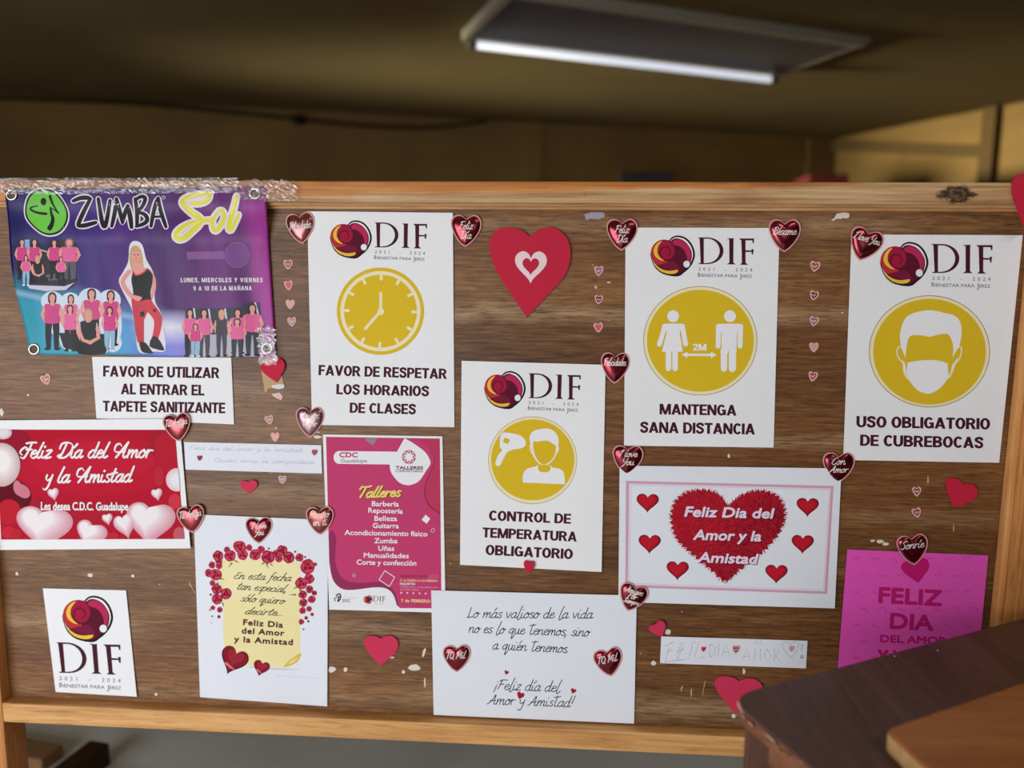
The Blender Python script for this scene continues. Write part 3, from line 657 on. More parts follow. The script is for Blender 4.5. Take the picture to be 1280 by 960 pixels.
bm = bmesh.new(); box(bm, (X0, -0.013, zb1 - 0.001), (X1, 0.002, zbm - 0.003), 0.003); box(bm, (X0, -0.007, zbm - 0.005), (X1, 0.001, zbm), 0.002); link_mesh('bottom_moulding', bm, M_DARKLIP, board, (0, 0, zb0))
bm = bmesh.new(); box(bm, (X1 + 0.0098, -0.02, 0.0), (X1 + 0.044, 0.03, zt0 - 0.0005), 0.003); link_mesh('post', bm, M_PINEV, board, (X1 + 0.02, 0, 0.3))
bm = bmesh.new(); box(bm, (X0 - 0.045, -0.02, 0.0), (X0, 0.03, zt0 - 0.0005), 0.003); link_mesh('post', bm, M_PINEV, board, (X0 - 0.02, 0, 0.6))
bm = bmesh.new(); box(bm, (X1, -0.016, zb1 + 0.001), (X1 + 0.0095, 0.001, zm - 0.001), 0.003); link_mesh('side_moulding', bm, M_PINEV2, board, (X1, 0, 0.3))
for sx in (X0 - 0.022, X1 + 0.021):
    bm = bmesh.new(); box(bm, (sx - 0.03, -0.19, 0.0), (sx + 0.03, 0.24, 0.05), 0.006); link_mesh('foot', bm, M_PINE, board, (sx, 0, 0))
# specks of dried glue, torn paper and scratches left on the panel
A = Art(lambda x, y: 0.0002)
rs = random.Random(5); M_FLECK = mat((226, 216, 200), 0.7); M_FLECK2 = mat((196, 168, 128), 0.7)
def fleck(x, y, rx, ry, m=M_FLECK, n=9, rot=0.0):
    A.add([(px, py) for px, py in [(cx + rs.uniform(-.22, .22) * rx, cy + rs.uniform(-.22, .22) * ry) for cx, cy in ell(x, y, rx, ry, n, rot)]], m)
for f_ in ((21, 717, 2, 2), (113, 719, 3, 3), (166, 720, 2, 2), (394, 540, 6, 1.8), (397, 546, 5, 2), (415, 837, 5, 4), (432, 837, 2.5, 3), (504, 840, 2, 2.5), (518, 834, 8, 4), (530, 815, 1.8, 6, M_FLECK, 9, .3), (531, 853, 1, 7), (490, 822, 3, 1.2),
           (1091, 676, 3, 1.5), (1100, 677, 5, 2.2), (1107, 680, 5, 2), (835, 790, 4, 3), (817, 829, 3.2, 3.2), (930, 839, 1.6, 4), (917, 895, 2.5, 3), (911, 570, 1.6, 3), (35, 494, 1.5, 1.5), (1053, 391, 1, 1), (745, 867, 0.8, 2), (864, 866, 0.8, 6, M_FLECK2), (852, 861, 4, 0.6, M_FLECK2, 8, 1.9),
           (745, 359, 2, 3, M_FLECK2), (761, 353, 2.5, 0.8), (345, 535, 2, 1.5, M_FLECK2), (2, 516, 3, 5), (195, 868, 2, 2), (1160, 600, 1, 5, M_FLECK2), (1192, 660, 0.8, 6, M_FLECK2), (240, 735, 1, 8, M_FLECK2, 8, -.5), (880, 860, 0.6, 10, M_FLECK2, 8, 0.2)):
    fleck(*f_)
for k in range(26):
    x, y = rs.uniform(20, 1230), rs.uniform(270, 860); fleck(x, y, rs.uniform(0.5, 1.1), rs.uniform(0.5, 1.4), M_FLECK2, 6)
o_ = A.build('glue_specks', board); o_['kind'] = 'stuff'

# ------------------------------------------------------------------ desk and loose plank
ZT = 0.785
b0 = on_z(945, 862, ZT); b1 = on_z(1280, 773, ZT); e1 = (b1 - b0).normalized(); l0 = on_z(924, 882, ZT); e2 = (on_z(1012, 959, ZT) - l0).normalized()
nn = Vector((e1.y, -e1.x, 0)); e2 = (e2 * 0.75 + nn * 0.25).normalized()
def isect(a, u, b, v):
    k = ((b.x - a.x) * v.y - (b.y - a.y) * v.x) / (u.x * v.y - u.y * v.x); return a + u * k
K0 = isect(b0, e1, l0, e2)
desk = thing('desk', 'dark brown wooden desk with a chipped edge at lower right', 'desk', (K0.x + 0.3, K0.y - 0.25, 0))
LD, DD = 1.05, 0.62
def dk(u, w): return K0 + e1 * u + e2 * w
def desk_outline(off=0.0, r=0.035):
    pts = []
    cs = [(off, off), (LD - off, off), (LD - off, DD - off), (off, DD - off)]
    for i, (u, w) in enumerate(cs):
        pu, pw = cs[i - 1]; nu, nw = cs[(i + 1) % 4]
        a = Vector((pu - u, pw - w)).normalized() * r; b = Vector((nu - u, nw - w)).normalized() * r
        for k in range(6):
            t = k / 5; q = Vector((u, w)) + a * (1 - t) ** 2 + b * t ** 2; pts.append(dk(q.x, q.y))
    return pts
bm = bmesh.new(); prism(bm, desk_outline(), ZT - 0.004, ZT); finish(bm); top = link_mesh('desktop', bm, M_DESK, desk)
bm = bmesh.new(); prism(bm, desk_outline(0.0015), ZT - 0.020, ZT - 0.004); finish(bm); link_mesh('edge_band', bm, M_DESKEDGE, desk)
bm = bmesh.new()                                                       # splintered chips along the left edge
for k in range(26):
    w = 0.012 + rs.random() ** 1.4 * 0.28; s = rs.uniform(0.003, 0.009) * (1.2 if w < 0.08 else 0.8)
    c = dk(0.001 if w > 0.03 else 0.014 - w * 0.4, w); c.z = ZT - rs.uniform(0.002, 0.011)
    vs = [bm.verts.new(c + e2 * (math.cos(a) * s * rs.uniform(.6, 1.5)) - e1 * (0.0012 + 0.0016 * math.cos(a * .5)) + Vector((0, 0, math.sin(a) * s * 0.5 * rs.uniform(.5, 1)))) for a in [i * PI / 3 for i in range(6)]]
    q = bm.verts.new(c + e1 * 0.002); f = bm.faces.new(vs)
    for i in range(6): bm.faces.new([vs[i], vs[(i + 1) % 6], q])
finish(bm); ch = link_mesh('chipped_edge', bm, mat((182, 150, 126), 0.8), desk); ch['label'] = 'pale chips along the broken edge'; ch['kind'] = 'stuff'
for (u, w) in ((0.012, 0.016), (LD - 0.075, 0.03), (LD - 0.075, DD - 0.08), (0.025, DD - 0.08)):
    bm = bmesh.new(); obox(bm, dk(u, w) - Vector((0, 0, ZT)), e1, e2, Vector((0, 0, 1)), (0.05, 0.05, ZT - 0.020), 0.002); link_mesh('leg', bm, M_DESKLEG, desk)
for nm, (u, w, lu, lw) in {'side_panel': (0.035, 0.08, 0.015, DD - 0.16), 'back_panel': (0.075, 0.04, LD - 0.15, 0.015), 'apron': (LD - 0.05, 0.08, 0.015, DD - 0.16)}.items():
    bm = bmesh.new(); obox(bm, dk(u, w) + Vector((0, 0, 0.28 - ZT)), e1, e2, Vector((0, 0, 1)), (lu, lw, ZT - 0.020 - 0.28), 0.001); link_mesh(nm, bm, M_DESKLEG, desk)
bm = bmesh.new(); obox(bm, dk(0.004, 0.066) + Vector((0, 0, -0.0395)), e1, e2, Vector((0, 0, 1)), (0.012, DD - 0.14, 0.0195), 0.002); link_mesh('edge_rail', bm, M_DESKEDGE, desk)
# small white crumbs on the desktop
cr = bmesh.new()
for x, y in ((1118, 821), (1172, 814)):
    p = on_z(x, y, ZT); bmesh.ops.create_icosphere(cr, subdivisions=1, radius=0.0009, matrix=Matrix.Translation(p + Vector((0, 0, 0.001))))
o_ = link_mesh('crumbs', cr, mat((220, 210, 200)), desk); o_['kind'] = 'stuff'
# plank
TH = 0.02; zp = ZT + TH + 0.0005
a0 = on_z(1105, 911, zp); a1 = on_z(1280, 852, zp); f1 = (a1 - a0).normalized(); f2 = Vector((f1.y, -f1.x, 0)); g2 = (on_z(1160, 968, zp) - a0).normalized(); f2 = (g2 * 0.8 + f2 * 0.2).normalized()
pts = [a0 + f2 * 0.012, a0 + f2 * 0.004 + f1 * 0.002, a0 + f1 * 0.010, a0 + f1 * 0.62, a0 + f1 * 0.62 + f2 * 0.26, a0 + f2 * 0.26]
bm = bmesh.new(); fs = prism(bm, pts, ZT + 0.0005, zp)
for f in fs: f.material_index = 1
fs[0].material_index = 0
finish(bm)
es = [e for e in bm.edges if all(abs(v.co.z - zp) < 1e-6 for v in e.verts)]
bmesh.ops.bevel(bm, geom=es, offset=0.0022, segments=2, affect='EDGES')
pl = link_mesh('wooden_plank', bm, [M_PLANK, M_RAW], None, a0 + f1 * .3 + f2 * .13 - Vector((0, 0, TH)))
tag(pl, 'light orange-brown loose wooden plank lying on the dark desk', 'plank')
# ------------------------------------------------------------------ printed sheets
MAR = mat((72, 24, 42), 0.6); DARK = mat((34, 26, 30), 0.6); YEL = mat((222, 186, 38), 0.6); CREAM = mat((246, 234, 196), 0.6); WHITE = mat((236, 235, 237), 0.65)
GREY = mat((120, 116, 120), 0.6); GREYT = mat((128, 124, 128), 0.6)
SIGNS = 'white printed notices with the red and yellow emblem'

def emblem(A, T, lv=1):
    """round snail-and-heart emblem; T maps its design box (55..470, 125..500) onto the sheet"""
    m_out, m_mar, m_crim, m_pink, m_or, m_yel = mat((38, 22, 30)), mat((92, 22, 46)), mat((164, 28, 62)), mat((186, 44, 88)), mat((190, 52, 52)), mat((238, 192, 66))
    body = smooth([(240, 175), (275, 152), (320, 148), (380, 176), (428, 235), (446, 290), (440, 350), (412, 415), (365, 462), (318, 486), (240, 486), (165, 458), (105, 395), (70, 320), (72, 262), (95, 205), (140, 168), (195, 158)], 4, True)
    A.add(T(*body), m_mar, lv)
    A.add(T(*smooth([(258, 192), (290, 160), (335, 160), (385, 190), (424, 240), (436, 300), (424, 362), (404, 372), (400, 320), (376, 262), (330, 222), (285, 210)], 4, True)), m_pink, lv + 1)
    A.add(T(*smooth([(70, 330), (62, 280), (78, 222), (120, 178), (170, 160), (230, 175), (275, 220), (285, 280), (262, 335), (215, 360), (240, 375), (190, 394), (140, 398), (98, 375)], 4, True)), m_or, lv + 1)
    A.add(T(*smooth([(205, 375), (262, 362), (310, 390), (330, 430), (300, 440), (240, 438), (180, 420), (140, 396)], 4, True)), mat((120, 28, 60)), lv + 1)
    A.add(T(*ell(203, 258, 88, 98, 30)), m_crim, lv + 2)
    A.add(T(*smooth([(166, 172), (120, 196), (90, 250), (98, 305), (140, 345), (186, 356), (146, 322), (124, 276), (132, 220)], 4, True)), m_yel, lv + 3)
    sp = [(220, 312), (238, 296), (244, 270), (232, 240), (202, 226), (168, 238), (150, 272), (156, 312), (182, 342), (222, 350), (262, 332), (288, 290), (286, 238), (262, 192), (232, 168)]
    for q in stroke(smooth(sp, 4), lambda t: 9 + 5 * math.sin(PI * t)): A.add(T(*q), mat((104, 20, 52)), lv + 3)
    A.add(T(*smooth([(100, 380), (130, 412), (180, 440), (240, 450), (316, 442), (300, 470), (240, 480), (170, 462), (120, 425)], 4, True)), m_yel, lv + 2)
    A.add(T(*ell(397, 388, 30, 32, 20)), WHITE, lv + 4)
    out = smooth([(240, 168), (270, 138), (322, 128), (388, 150), (440, 208), (466, 285), (455, 352), (420, 412), (370, 458), (320, 492), (240, 488), (165, 466), (105, 415), (72, 345), (58, 285)], 4)
    for q in stroke(out, lambda t: 13 + 6 * math.sin(PI * t) - 10 * max(0, t - 0.7) / 0.3): A.add(T(*q), m_out, lv + 2)
def dif_letters(A, T, m, lv=1):
    ad = lambda polys: [A.add(T(*p), m, lv) for p in polys]
    # D
    ad([[(518, 148), (558, 148), (558, 378), (528, 378)], [(500, 138), (600, 138), (600, 150), (520, 152)], [(508, 388), (512, 378), (600, 378), (600, 388)]])
    n = 20; o = [(590 + 152 * math.sin(PI * i / n), 263 - 125 * math.cos(PI * i / n)) for i in range(n + 1)]; i_ = [(588 + 118 * math.sin(PI * i / n), 263 - 113 * math.cos(PI * i / n)) for i in range(n + 1)]
    ad(strip(o, i_))
    # I
    ad([[(795, 150), (836, 150), (834, 384), (796, 384)], [(770, 146), (840, 146), (836, 158), (796, 158)], [(770, 390), (796, 374), (836, 374), (856, 390)]])
    # F
    ad([[(908, 150), (948, 150), (948, 384), (914, 384)], [(888, 148), (1028, 148), (1022, 166), (905, 166)], [(1010, 160), (1028, 148), (1026, 192), (1014, 190)], [(948, 258), (1006, 260), (1006, 274), (948, 274)], [(1004, 246), (1024, 250), (1018, 302), (1004, 290)], [(895, 394), (914, 376), (950, 376), (972, 394)]])
def aff(ox, oy, s, tilt, rx, ry):
    """design -> sheet: design point (rx,ry) lands on (ox,oy), s photo units per design unit"""
    c, q = math.cos(tilt), math.sin(tilt)
    return lambda *pts: [(ox + ((x - rx) * c - (y - ry) * q) * s, oy + ((x - rx) * q + (y - ry) * c) * s) for x, y in pts]
def txt_aff(T, s, a, b, cap, **kw): p = T(a, b); return sans(s, p[0], p[1], cap, **kw)
def small_lines(A, T, sc_, lv=1):
    A.add(txt_aff(T, '2021  -  2024', (508, 448), (1010, 458), 32 * sc_, bold=0.02, spacing=1.9), GREYT, lv)
    A.add(txt_aff(T, 'B', (502, 506), (524, 506), 38 * sc_, bold=0.03), GREY, lv); A.add(txt_aff(T, 'IENESTAR PARA', (530, 506), (874, 512), 28 * sc_, bold=0.02), GREY, lv)
    A.add(txt_aff(T, 'J', (893, 521), (908, 521), 44 * sc_, bold=0.03), GREY, lv); A.add(txt_aff(T, 'EREZ', (914, 514), (1008, 516), 28 * sc_, bold=0.02), GREY, lv)
def logo(root, hf, ox, oy, s, tilt):
    T = aff(ox, oy, s / 8, tilt, 55, 388)
    A = Art(hf); emblem(A, T); A.build('emblem', root)
    A = Art(hf); dif_letters(A, T, MAR); small_lines(A, T, s / 8); A.build('logo_lettering', root)

# 1. clock notice
cs = [(384, 264), (566, 266), (568, 534), (390, 531)]
r, hf = sheet('notice_sheet', 'white notice with a yellow clock asking to respect class hours', 'notice', cs, M_PAPER, 0.0014, 0.001, 1, (0, 0.0006, 0, 0.001), SIGNS)
logo(r, hf, 412, 308.5, 1.0, 0.012)
A = Art(hf); cx, cy = 475.6, 389
A.add(ell(cx, cy, 54.6, n=64), YEL, 1); A.add(ring(cx, cy, 50.2, 45.6, 64), CREAM, 2)
for k in range(12):
    a = k * PI / 6 + 0.02; dx, dy = math.sin(a), -math.cos(a); A.add(stroke([(cx + dx * 44, cy + dy * 44), (cx + dx * 40, cy + dy * 40)], 3.6), CREAM, 2)
A.add(stroke([(cx + .3, cy), (cx + .3, cy - 22.5)], 3.6), CREAM, 2); A.add(stroke([(cx, cy), (cx - 19, cy + 22)], 3.6), CREAM, 3); A.add(ell(cx + .5, cy + .5, 4.2), CREAM, 4)
A.build('clock_symbol', r)
A = Art(hf)
for s, a, b, c in (('FAVOR DE RESPETAR', (398, 469), (558.5, 473.8), 12.9), ('LOS HORARIOS', (420.3, 492.8), (536.3, 495.4), 12.8), ('DE CLASES', (437, 516), (519.9, 517.9), 12.8)): A.add(heavy(s, a, b, c), MAR, 1)
A.build('caption', r)

# 2. temperature notice
cs = [(577, 451), (757, 456), (752, 715), (575, 706)]
r, hf = sheet('notice_sheet', 'white notice with a thermometer gun and head in a yellow circle', 'notice', cs, M_PAPER, 0.0016, 0.0012, 2, (0.0, 0, 0.0012, 0.0006), SIGNS)
logo(r, hf, 604.5, 496.5, 0.995, 0.02)
K = C(570, 500, 4.574); A = Art(hf)
A.add(K(*ell(438, 345, 254, 250, 72)), mat((170, 148, 60)), 1); A.add(K(*ell(438, 345, 251, 247, 72)), CREAM, 2); A.add(K(*ell(438, 342, 238, 231, 72)), YEL, 3)
Wp = mat((240, 238, 240), 0.65); B = 4
gun = [(275, 186), (320, 190), (372, 205), (398, 235), (392, 268), (350, 280), (318, 286), (292, 300), (274, 330), (252, 374), (232, 376), (225, 360), (240, 316), (264, 285), (252, 272), (250, 230), (258, 195)]
A.add(K(*smooth(gun, 2, True)), Wp, B); A.add(K((278, 214), (308, 226), (298, 252), (268, 242)), YEL, B + 1)
A.add(K(*smooth([(434, 290), (424, 240), (420, 215), (424, 200), (440, 180), (480, 166), (530, 164), (568, 184), (586, 220), (586, 252), (575, 310), (540, 360), (505, 374), (470, 360), (440, 318)], 3, True)), Wp, B)
A.add(K(*smooth([(446, 300), (442, 240), (470, 238), (520, 232), (556, 252), (570, 262), (566, 310), (540, 350), (505, 368), (472, 352)], 3, True)), YEL, B + 1)
for q in stroke(smooth([(436, 250), (426, 256), (426, 285), (434, 305)], 3), 6) + stroke(smooth([(576, 262), (584, 268), (582, 292), (572, 305)], 3), 6): A.add(K(*q), Wp, B)
A.add(K(*smooth([(382, 472), (384, 420), (410, 392), (455, 380), (472, 372), (538, 374), (552, 386), (595, 395), (618, 420), (622, 482)], 4)), Wp, B); A.add(K(*smooth([(474, 372), (536, 374), (536, 405), (505, 414), (474, 404)], 2, True)), YEL, B + 1)
A.build('thermometer_symbol', r)
A = Art(hf)
for s, a, b, c in (('CONTROL DE', (610.9, 650.4), (713.6, 654.8), 12.4), ('TEMPERATURA', (602.8, 671.6), (720.9, 677.1), 12.4), ('OBLIGATORIO', (606.7, 693.5), (715.8, 699), 12.6)): A.add(heavy(s, a, b, c), MAR, 1)
A.build('caption', r)

# 3. distance notice
cs = [(782, 284.5), (974.5, 285), (967, 559.5), (780, 557)]
r, hf = sheet('notice_sheet', 'white notice with two standing figures 2M apart in a yellow circle', 'notice', cs, M_PAPER, 0.0016, 0.0012, 3, (0.0004, 0, 0, 0.0008), SIGNS)
logo(r, hf, 812.5, 330.2, 1.07, 0.0)
K = C(780, 350, 4.57); A = Art(hf)
A.add(K(*ell(436, 347, 326, 312, 72)), mat((170, 148, 60)), 1); A.add(K(*ell(436, 347, 322, 308, 72)), CREAM, 2); A.add(K(*ell(436, 347, 305, 291, 72)), YEL, 3)
A.add(K(*ell(281, 207, 34, n=24)), Wp, 4); A.add(K(*ell(605, 207, 34, n=24)), Wp, 4)
A.add(K((230, 250), (336, 250), (318, 300), (336, 410), (216, 410), (244, 300)), Wp, 4)
for a, b, w in (((232, 268), (202, 368), 28), ((334, 268), (352, 366), 28), ((254, 400), (254, 506), 32), ((292, 400), (292, 506), 32), ((232, 264), (334, 264), 30)):
    for q in stroke([a, b], w): A.add(K(*q), Wp, 5)
A.add(K((552, 262), (654, 262), (642, 420), (552, 420)), Wp, 4)
for a, b, w in (((540, 268), (537, 378), 28), ((666, 268), (663, 378), 28), ((571, 400), (571, 506), 37), ((619, 400), (619, 506), 42), ((540, 266), (666, 266), 32)):
    for q in stroke([a, b], w): A.add(K(*q), Wp, 5)
for q in stroke([(556, 300), (554, 392)], 4, caps=False) + stroke([(649, 300), (645, 392)], 4, caps=False) + stroke([(597, 404), (596, 512)], 4, caps=False): A.add(K(*q), YEL, 6)
for q in stroke([(240, 300), (224, 372)], 4, caps=False) + stroke([(322, 300), (334, 368)], 4, caps=False): A.add(K(*q), YEL, 6)
for q in stroke([(350, 427), (510, 428)], 13): A.add(K(*q), Wp, 5)
A.add(K((330, 426), (362, 410), (362, 445)), Wp, 5); A.add(K((530, 428), (496, 410), (496, 446)), Wp, 5)
A.add(heavy('2M', K((392, 402))[0], K((470, 404))[0], 8.4), Wp, 5)
A.build('distance_symbol', r)
A = Art(hf)
for s, a, b, c in (('MANTENGA', (824.4, 518), (920.5, 519.6), 13.4), ('SANA DISTANCIA', (800, 540.8), (943.7, 543.2), 13.6)): A.add(heavy(s, a, b, c), MAR, 1)
A.build('caption', r)

# 4. face mask notice
cs = [(1064.5, 293), (1278.5, 294), (1249, 578.5), (1054, 575)]
r, hf = sheet('notice_sheet', 'white notice with a masked head in a yellow circle, far right', 'notice', cs, M_PAPER, 0.0016, 0.0012, 4, (0, 0.0008, 0, 0.0005), SIGNS)
logo(r, hf, 1099.5, 341.2, 1.161, 0.0)
K = C(1050, 350, 4.174); A = Art(hf)
A.add(K(*ell(467, 372, 316, 292, 72)), mat((160, 138, 50)), 1); A.add(K(*ell(467, 372, 312, 288, 72)), CREAM, 2); A.add(K(*ell(467, 374, 294, 276, 72)), YEL, 3)
head = [(320, 350), (312, 300), (322, 240), (350, 190), (410, 165), (480, 158), (545, 172), (595, 184), (625, 215), (635, 260), (630, 310), (622, 350), (612, 420), (585, 470), (562, 515), (520, 565), (478, 590), (450, 593), (405, 575), (365, 530), (338, 480), (330, 430)]
A.add(K(*smooth(head, 3, True)), Wp, 4)
for pts in ([(318, 346), (302, 352), (298, 385), (312, 415), (328, 432), (334, 480), (350, 515)], [(626, 348), (634, 360), (628, 400), (612, 425), (596, 440), (590, 470), (568, 512)]):
    for q in stroke(smooth(pts, 4), 7): A.add(K(*q), mat((244, 236, 206)), 5)
A.add(K(*smooth([(342, 405), (350, 330), (368, 292), (420, 288), (465, 296), (520, 284), (560, 282), (585, 320), (590, 380), (566, 432), (480, 424), (400, 424), (356, 432)], 3, True)), YEL, 5)
A.add(K(*smooth([(316, 352), (306, 366), (308, 392), (328, 418), (342, 445), (346, 500), (352, 436), (338, 400), (326, 370)], 2, True)), YEL, 6); A.add(K(*smooth([(618, 354), (626, 366), (620, 395), (602, 422), (584, 448), (570, 500), (562, 436), (582, 410), (604, 376)], 2, True)), YEL, 6)
for q in stroke(smooth([(356, 434), (400, 424), (465, 420), (520, 424), (562, 438)], 4), 6): A.add(K(*q), mat((244, 236, 206)), 6)
A.add(K(*(smooth([(352, 437), (400, 427), (457, 422), (515, 427), (562, 439)], 4)[:-1] + smooth([(562, 439), (562, 512), (525, 558), (476, 586), (452, 588), (408, 570), (368, 528), (348, 494), (352, 437)], 4)[:-1])), Wp, 7)
A.build('mask_symbol', r)
A = Art(hf)
for s, a, b, c in (('USO OBLIGATORIO', (1070.4, 534), (1237.6, 536.9), 14), ('DE CUBREBOCAS', (1075, 557.2), (1229.2, 560.4), 14)): A.add(heavy(s, a, b, c), MAR, 1)
A.build('caption', r)

# 5. sanitizing mat notice
cs = [(115, 446), (289, 447), (292.5, 530.5), (120.5, 523)]
r, hf = sheet('notice_sheet', 'white notice in three maroon text lines below the purple banner', 'notice', cs, M_PAPER, 0.0012, 0.0008, 5, group=SIGNS)
A = Art(hf)
for s, a, b, c in (('FAVOR DE UTILIZAR', (128.8, 470.6), (274.2, 472.9), 13.6), ('AL ENTRAR EL', (151, 492.8), (255.5, 494.5), 13.4), ('TAPETE SANITIZANTE', (128.5, 514.2), (281.5, 516.7), 13.4)): A.add(heavy(s, a, b, c), MAR, 1)
A.build('caption', r)

# 6. small emblem sheet at lower left
cs = [(53.5, 735.5), (157.5, 738), (171, 871), (69.5, 865)]
r, hf = sheet('notice_sheet', 'small white sheet with only the emblem and DIF lettering, lower left', 'notice', cs, M_PAPER, 0.0012, 0.001, 6, (0, 0, 0.0015, 0), SIGNS)
A = Art(hf); emblem(A, aff(76.5, 801.2, 0.152, 0.03, 55, 500)); A.build('emblem', r)
T = aff(72.8, 841.0, 0.1525, 0.02, 500, 388); TL = lambda *p: T(*[(x + (y - 388) * 0.10, y) for x, y in p])
A = Art(hf); dif_letters(A, TL, MAR); small_lines(A, lambda *p: T(*[(x + (y - 388) * 0.12 - 6, y) for x, y in p]), 0.15); A.build('logo_lettering', r)

# 7. red greeting card at left
cs = [(-6, 525.5), (224, 523.5), (238, 685.5), (0, 687.5)]
r, hf = sheet('greeting_card', 'white-bordered red card with white balloon hearts, at the left edge', 'greeting card', cs, M_PAPER, 0.0028, 0.0016, 7, (0, 0.001, 0.002, 0))
K = C(0, 520, 5.333)
reg = K((-30, 90), (1165, 92), (1230, 820), (8, 824)); A = Art(hf, reg)
RED = mat((182, 20, 46)); A.add(reg, RED, 1)
for x, y, rx, ry, c in ((640, 330, 560, 200, (188, 24, 50)), (620, 300, 420, 130, (194, 28, 54))): A.add(K(*ell(x, y, rx, ry, 40)), mat(c), 2 if rx > 500 else 2.8)
for n_, (x, y, rx, ry, c) in enumerate(((60, 190, 150, 120, (150, 22, 46)), (90, 540, 120, 110, (96, 14, 30)), (60, 640, 80, 85, (190, 30, 46)), (1090, 180, 105, 110, (168, 28, 46)), (1110, 215, 80, 95, (184, 30, 50)), (560, 660, 200, 60, (176, 26, 48)), (1060, 400, 34, 66, (190, 40, 58)), (1165, 570, 42, 52, (204, 56, 70)), (250, 575, 26, 32, (160, 30, 48)), (60, 775, 48, 40, (200, 40, 56)), (105, 785, 40, 36, (190, 34, 50)), (1195, 790, 40, 50, (196, 90, 104)), (705, 790, 30, 28, (200, 40, 60)), (760, 800, 30, 26, (196, 36, 56)))): A.add(K(*ell(x, y, rx, ry, 26)), mat(c), 3 + n_)
def soft_heart(x, y, w, h, rot, c0, c1, n=7, lv=17):
    for k in range(n):
        t = k / (n - 1); c = tuple(int(c0[i] + (c1[i] - c0[i]) * t) for i in range(3)); s = 1 - 0.45 * t
        A.add(K(*heart(x - w * 0.10 * t, y - h * 0.16 * t, w * s, h * s, rot)), mat(c, 0.5), lv + k)
PK, WH = (214, 150, 164), (240, 230, 232)
A.add(K(*ell(150, 500, 58, 40, 24, 0.7)), mat((206, 120, 138)), 17); A.add(K(*ell(118, 480, 28, 50, 24, -0.2)), mat((206, 126, 142)), 18)
for k in range(6): t = k / 5; A.add(K(*ell(10 - 6 * t, 325 - 20 * t, 125 * (1 - .5 * t), 146 * (1 - .5 * t), 34)), mat(tuple(int(206 + (240 - 206) * t) if i == 0 else int(176 + (232 - 176) * t) for i in range(3)), .7), 18 + k)
for k in range(4): t = k / 3; A.add(K(*ell(20, 110, 60 * (1 - .4 * t), 46 * (1 - .4 * t), 24)), mat((224, 176 + int(40 * t), 184 + int(36 * t)), .7), 18 + k)
for q in ((290, 760, 380, 300, 0.12), (600, 800, 210, 190, 0.35), (1000, 730, 330, 300, 0.10), (838, 740, 150, 170, -0.25), (358, 525, 76, 86, -0.22), (1048, 527, 76, 84, -0.2), (718, 692, 72, 80, -0.2)): soft_heart(*q, PK, WH)
for k in range(5): t = k / 4; A.add(K(*ell(1180, 425, 74 * (1 - .5 * t), 78 * (1 - .5 * t), 26)), mat((232, 196 + int(36 * t), 202 + int(32 * t)), .7), 18 + k)
A.build('picture', r)
A = Art(hf); Wt = mat((246, 238, 240), 0.5)
CAPS = {'F': (13, "3,4 0,6 0,10 4,14 8,12|4,19 9,20 16,20|11,20 9,8 6,0 2,1|6,11 13,11"), 'D': (16, "8,20 6,8 4,0|1,12 2,18 8,20 15,17 16,9 11,1 4,0 1,2 4,4"), 'A': (18, "5,0 9,8 15,20|15,20 13,8 14,0 18,2|14,8 6,7 1,9 1,16 5,18 8,15")}
A.add(pen('Feliz Día del Amor', K((135, 280))[0], K((1020, 276))[0], 9.6, 2.6, 0.28, (0.9, 0.42), 1.0, CAPS), Wt, 27)
A.add(pen('y la Amistad', K((285, 445))[0], K((895, 438))[0], 9.6, 2.6, 0.28, (0.9, 0.42), 1.0, CAPS), Wt, 27)
A.add(sans('Les desea C.D.C. Guadalupe', K((272, 628))[0], K((856, 631))[0], 10.4, 0.035), Wt, 27)
A.build('lettering', r)

# 8. valentine card with the furry heart
cs = [(774.5, 582), (1052, 585.5), (1043.5, 760.5), (773, 752.5)]
r, hf = sheet('greeting_card', 'white card with a furry red heart and six small hearts in a pink frame line', 'greeting card', cs, M_PAPER2, 0.0024, 0.0014, 8, (0.0006, 0.001, 0.001, 0))
K = C(760, 540, 4); A = Art(hf)
o = K((90, 244), (1128, 270), (1096, 810), (86, 776)); i_ = K((106, 258), (1113, 283), (1082, 797), (100, 763)); A.add(strip(o, i_, True), mat((214, 164, 184)), 1)
A.add(K(*[p for p in i_]) if False else strip(K((112, 263), (1108, 288), (1078, 792), (105, 758)), K((115, 266), (1105, 291), (1075, 789), (108, 755)), True), mat((226, 196, 210)), 1)
A.build('border', r)
A = Art(hf); rh = random.Random(3)
hp = smooth([(600, 372), (570, 330), (520, 298), (450, 292), (390, 305), (340, 345), (318, 410), (325, 480), (350, 540), (400, 590), (460, 640), (520, 690), (585, 745), (640, 700), (720, 640), (790, 580), (850, 510), (880, 440), (880, 380), (850, 325), (790, 298), (720, 298), (660, 322), (625, 350)], 5, True)
fr = []
for k, (x, y) in enumerate(hp):
    d = math.hypot(x - 600, y - 500); g = 1 + (12 if k % 2 else -5) / d; fr.append((600 + (x - 600) * g, 500 + (y - 500) * g))
A.add(K(*fr), mat((172, 26, 44)), 1)
for k in range(len(hp)):
    for q_ in range(2):
        x, y = hp[k]; d = math.hypot(x - 600, y - 500); ux, uy = (x - 600) / d, (y - 500) / d; a = rh.uniform(-.8, .8); ux, uy = ux * math.cos(a) - uy * math.sin(a), ux * math.sin(a) + uy * math.cos(a); L = rh.uniform(10, 24)
        A.add(K((x - uy * 2, y + ux * 2), (x + uy * 2, y - ux * 2), (x + ux * L, y + uy * L)), mat((150, 24, 40) if rh.random() < .7 else (196, 60, 76)), 2)
import itertools
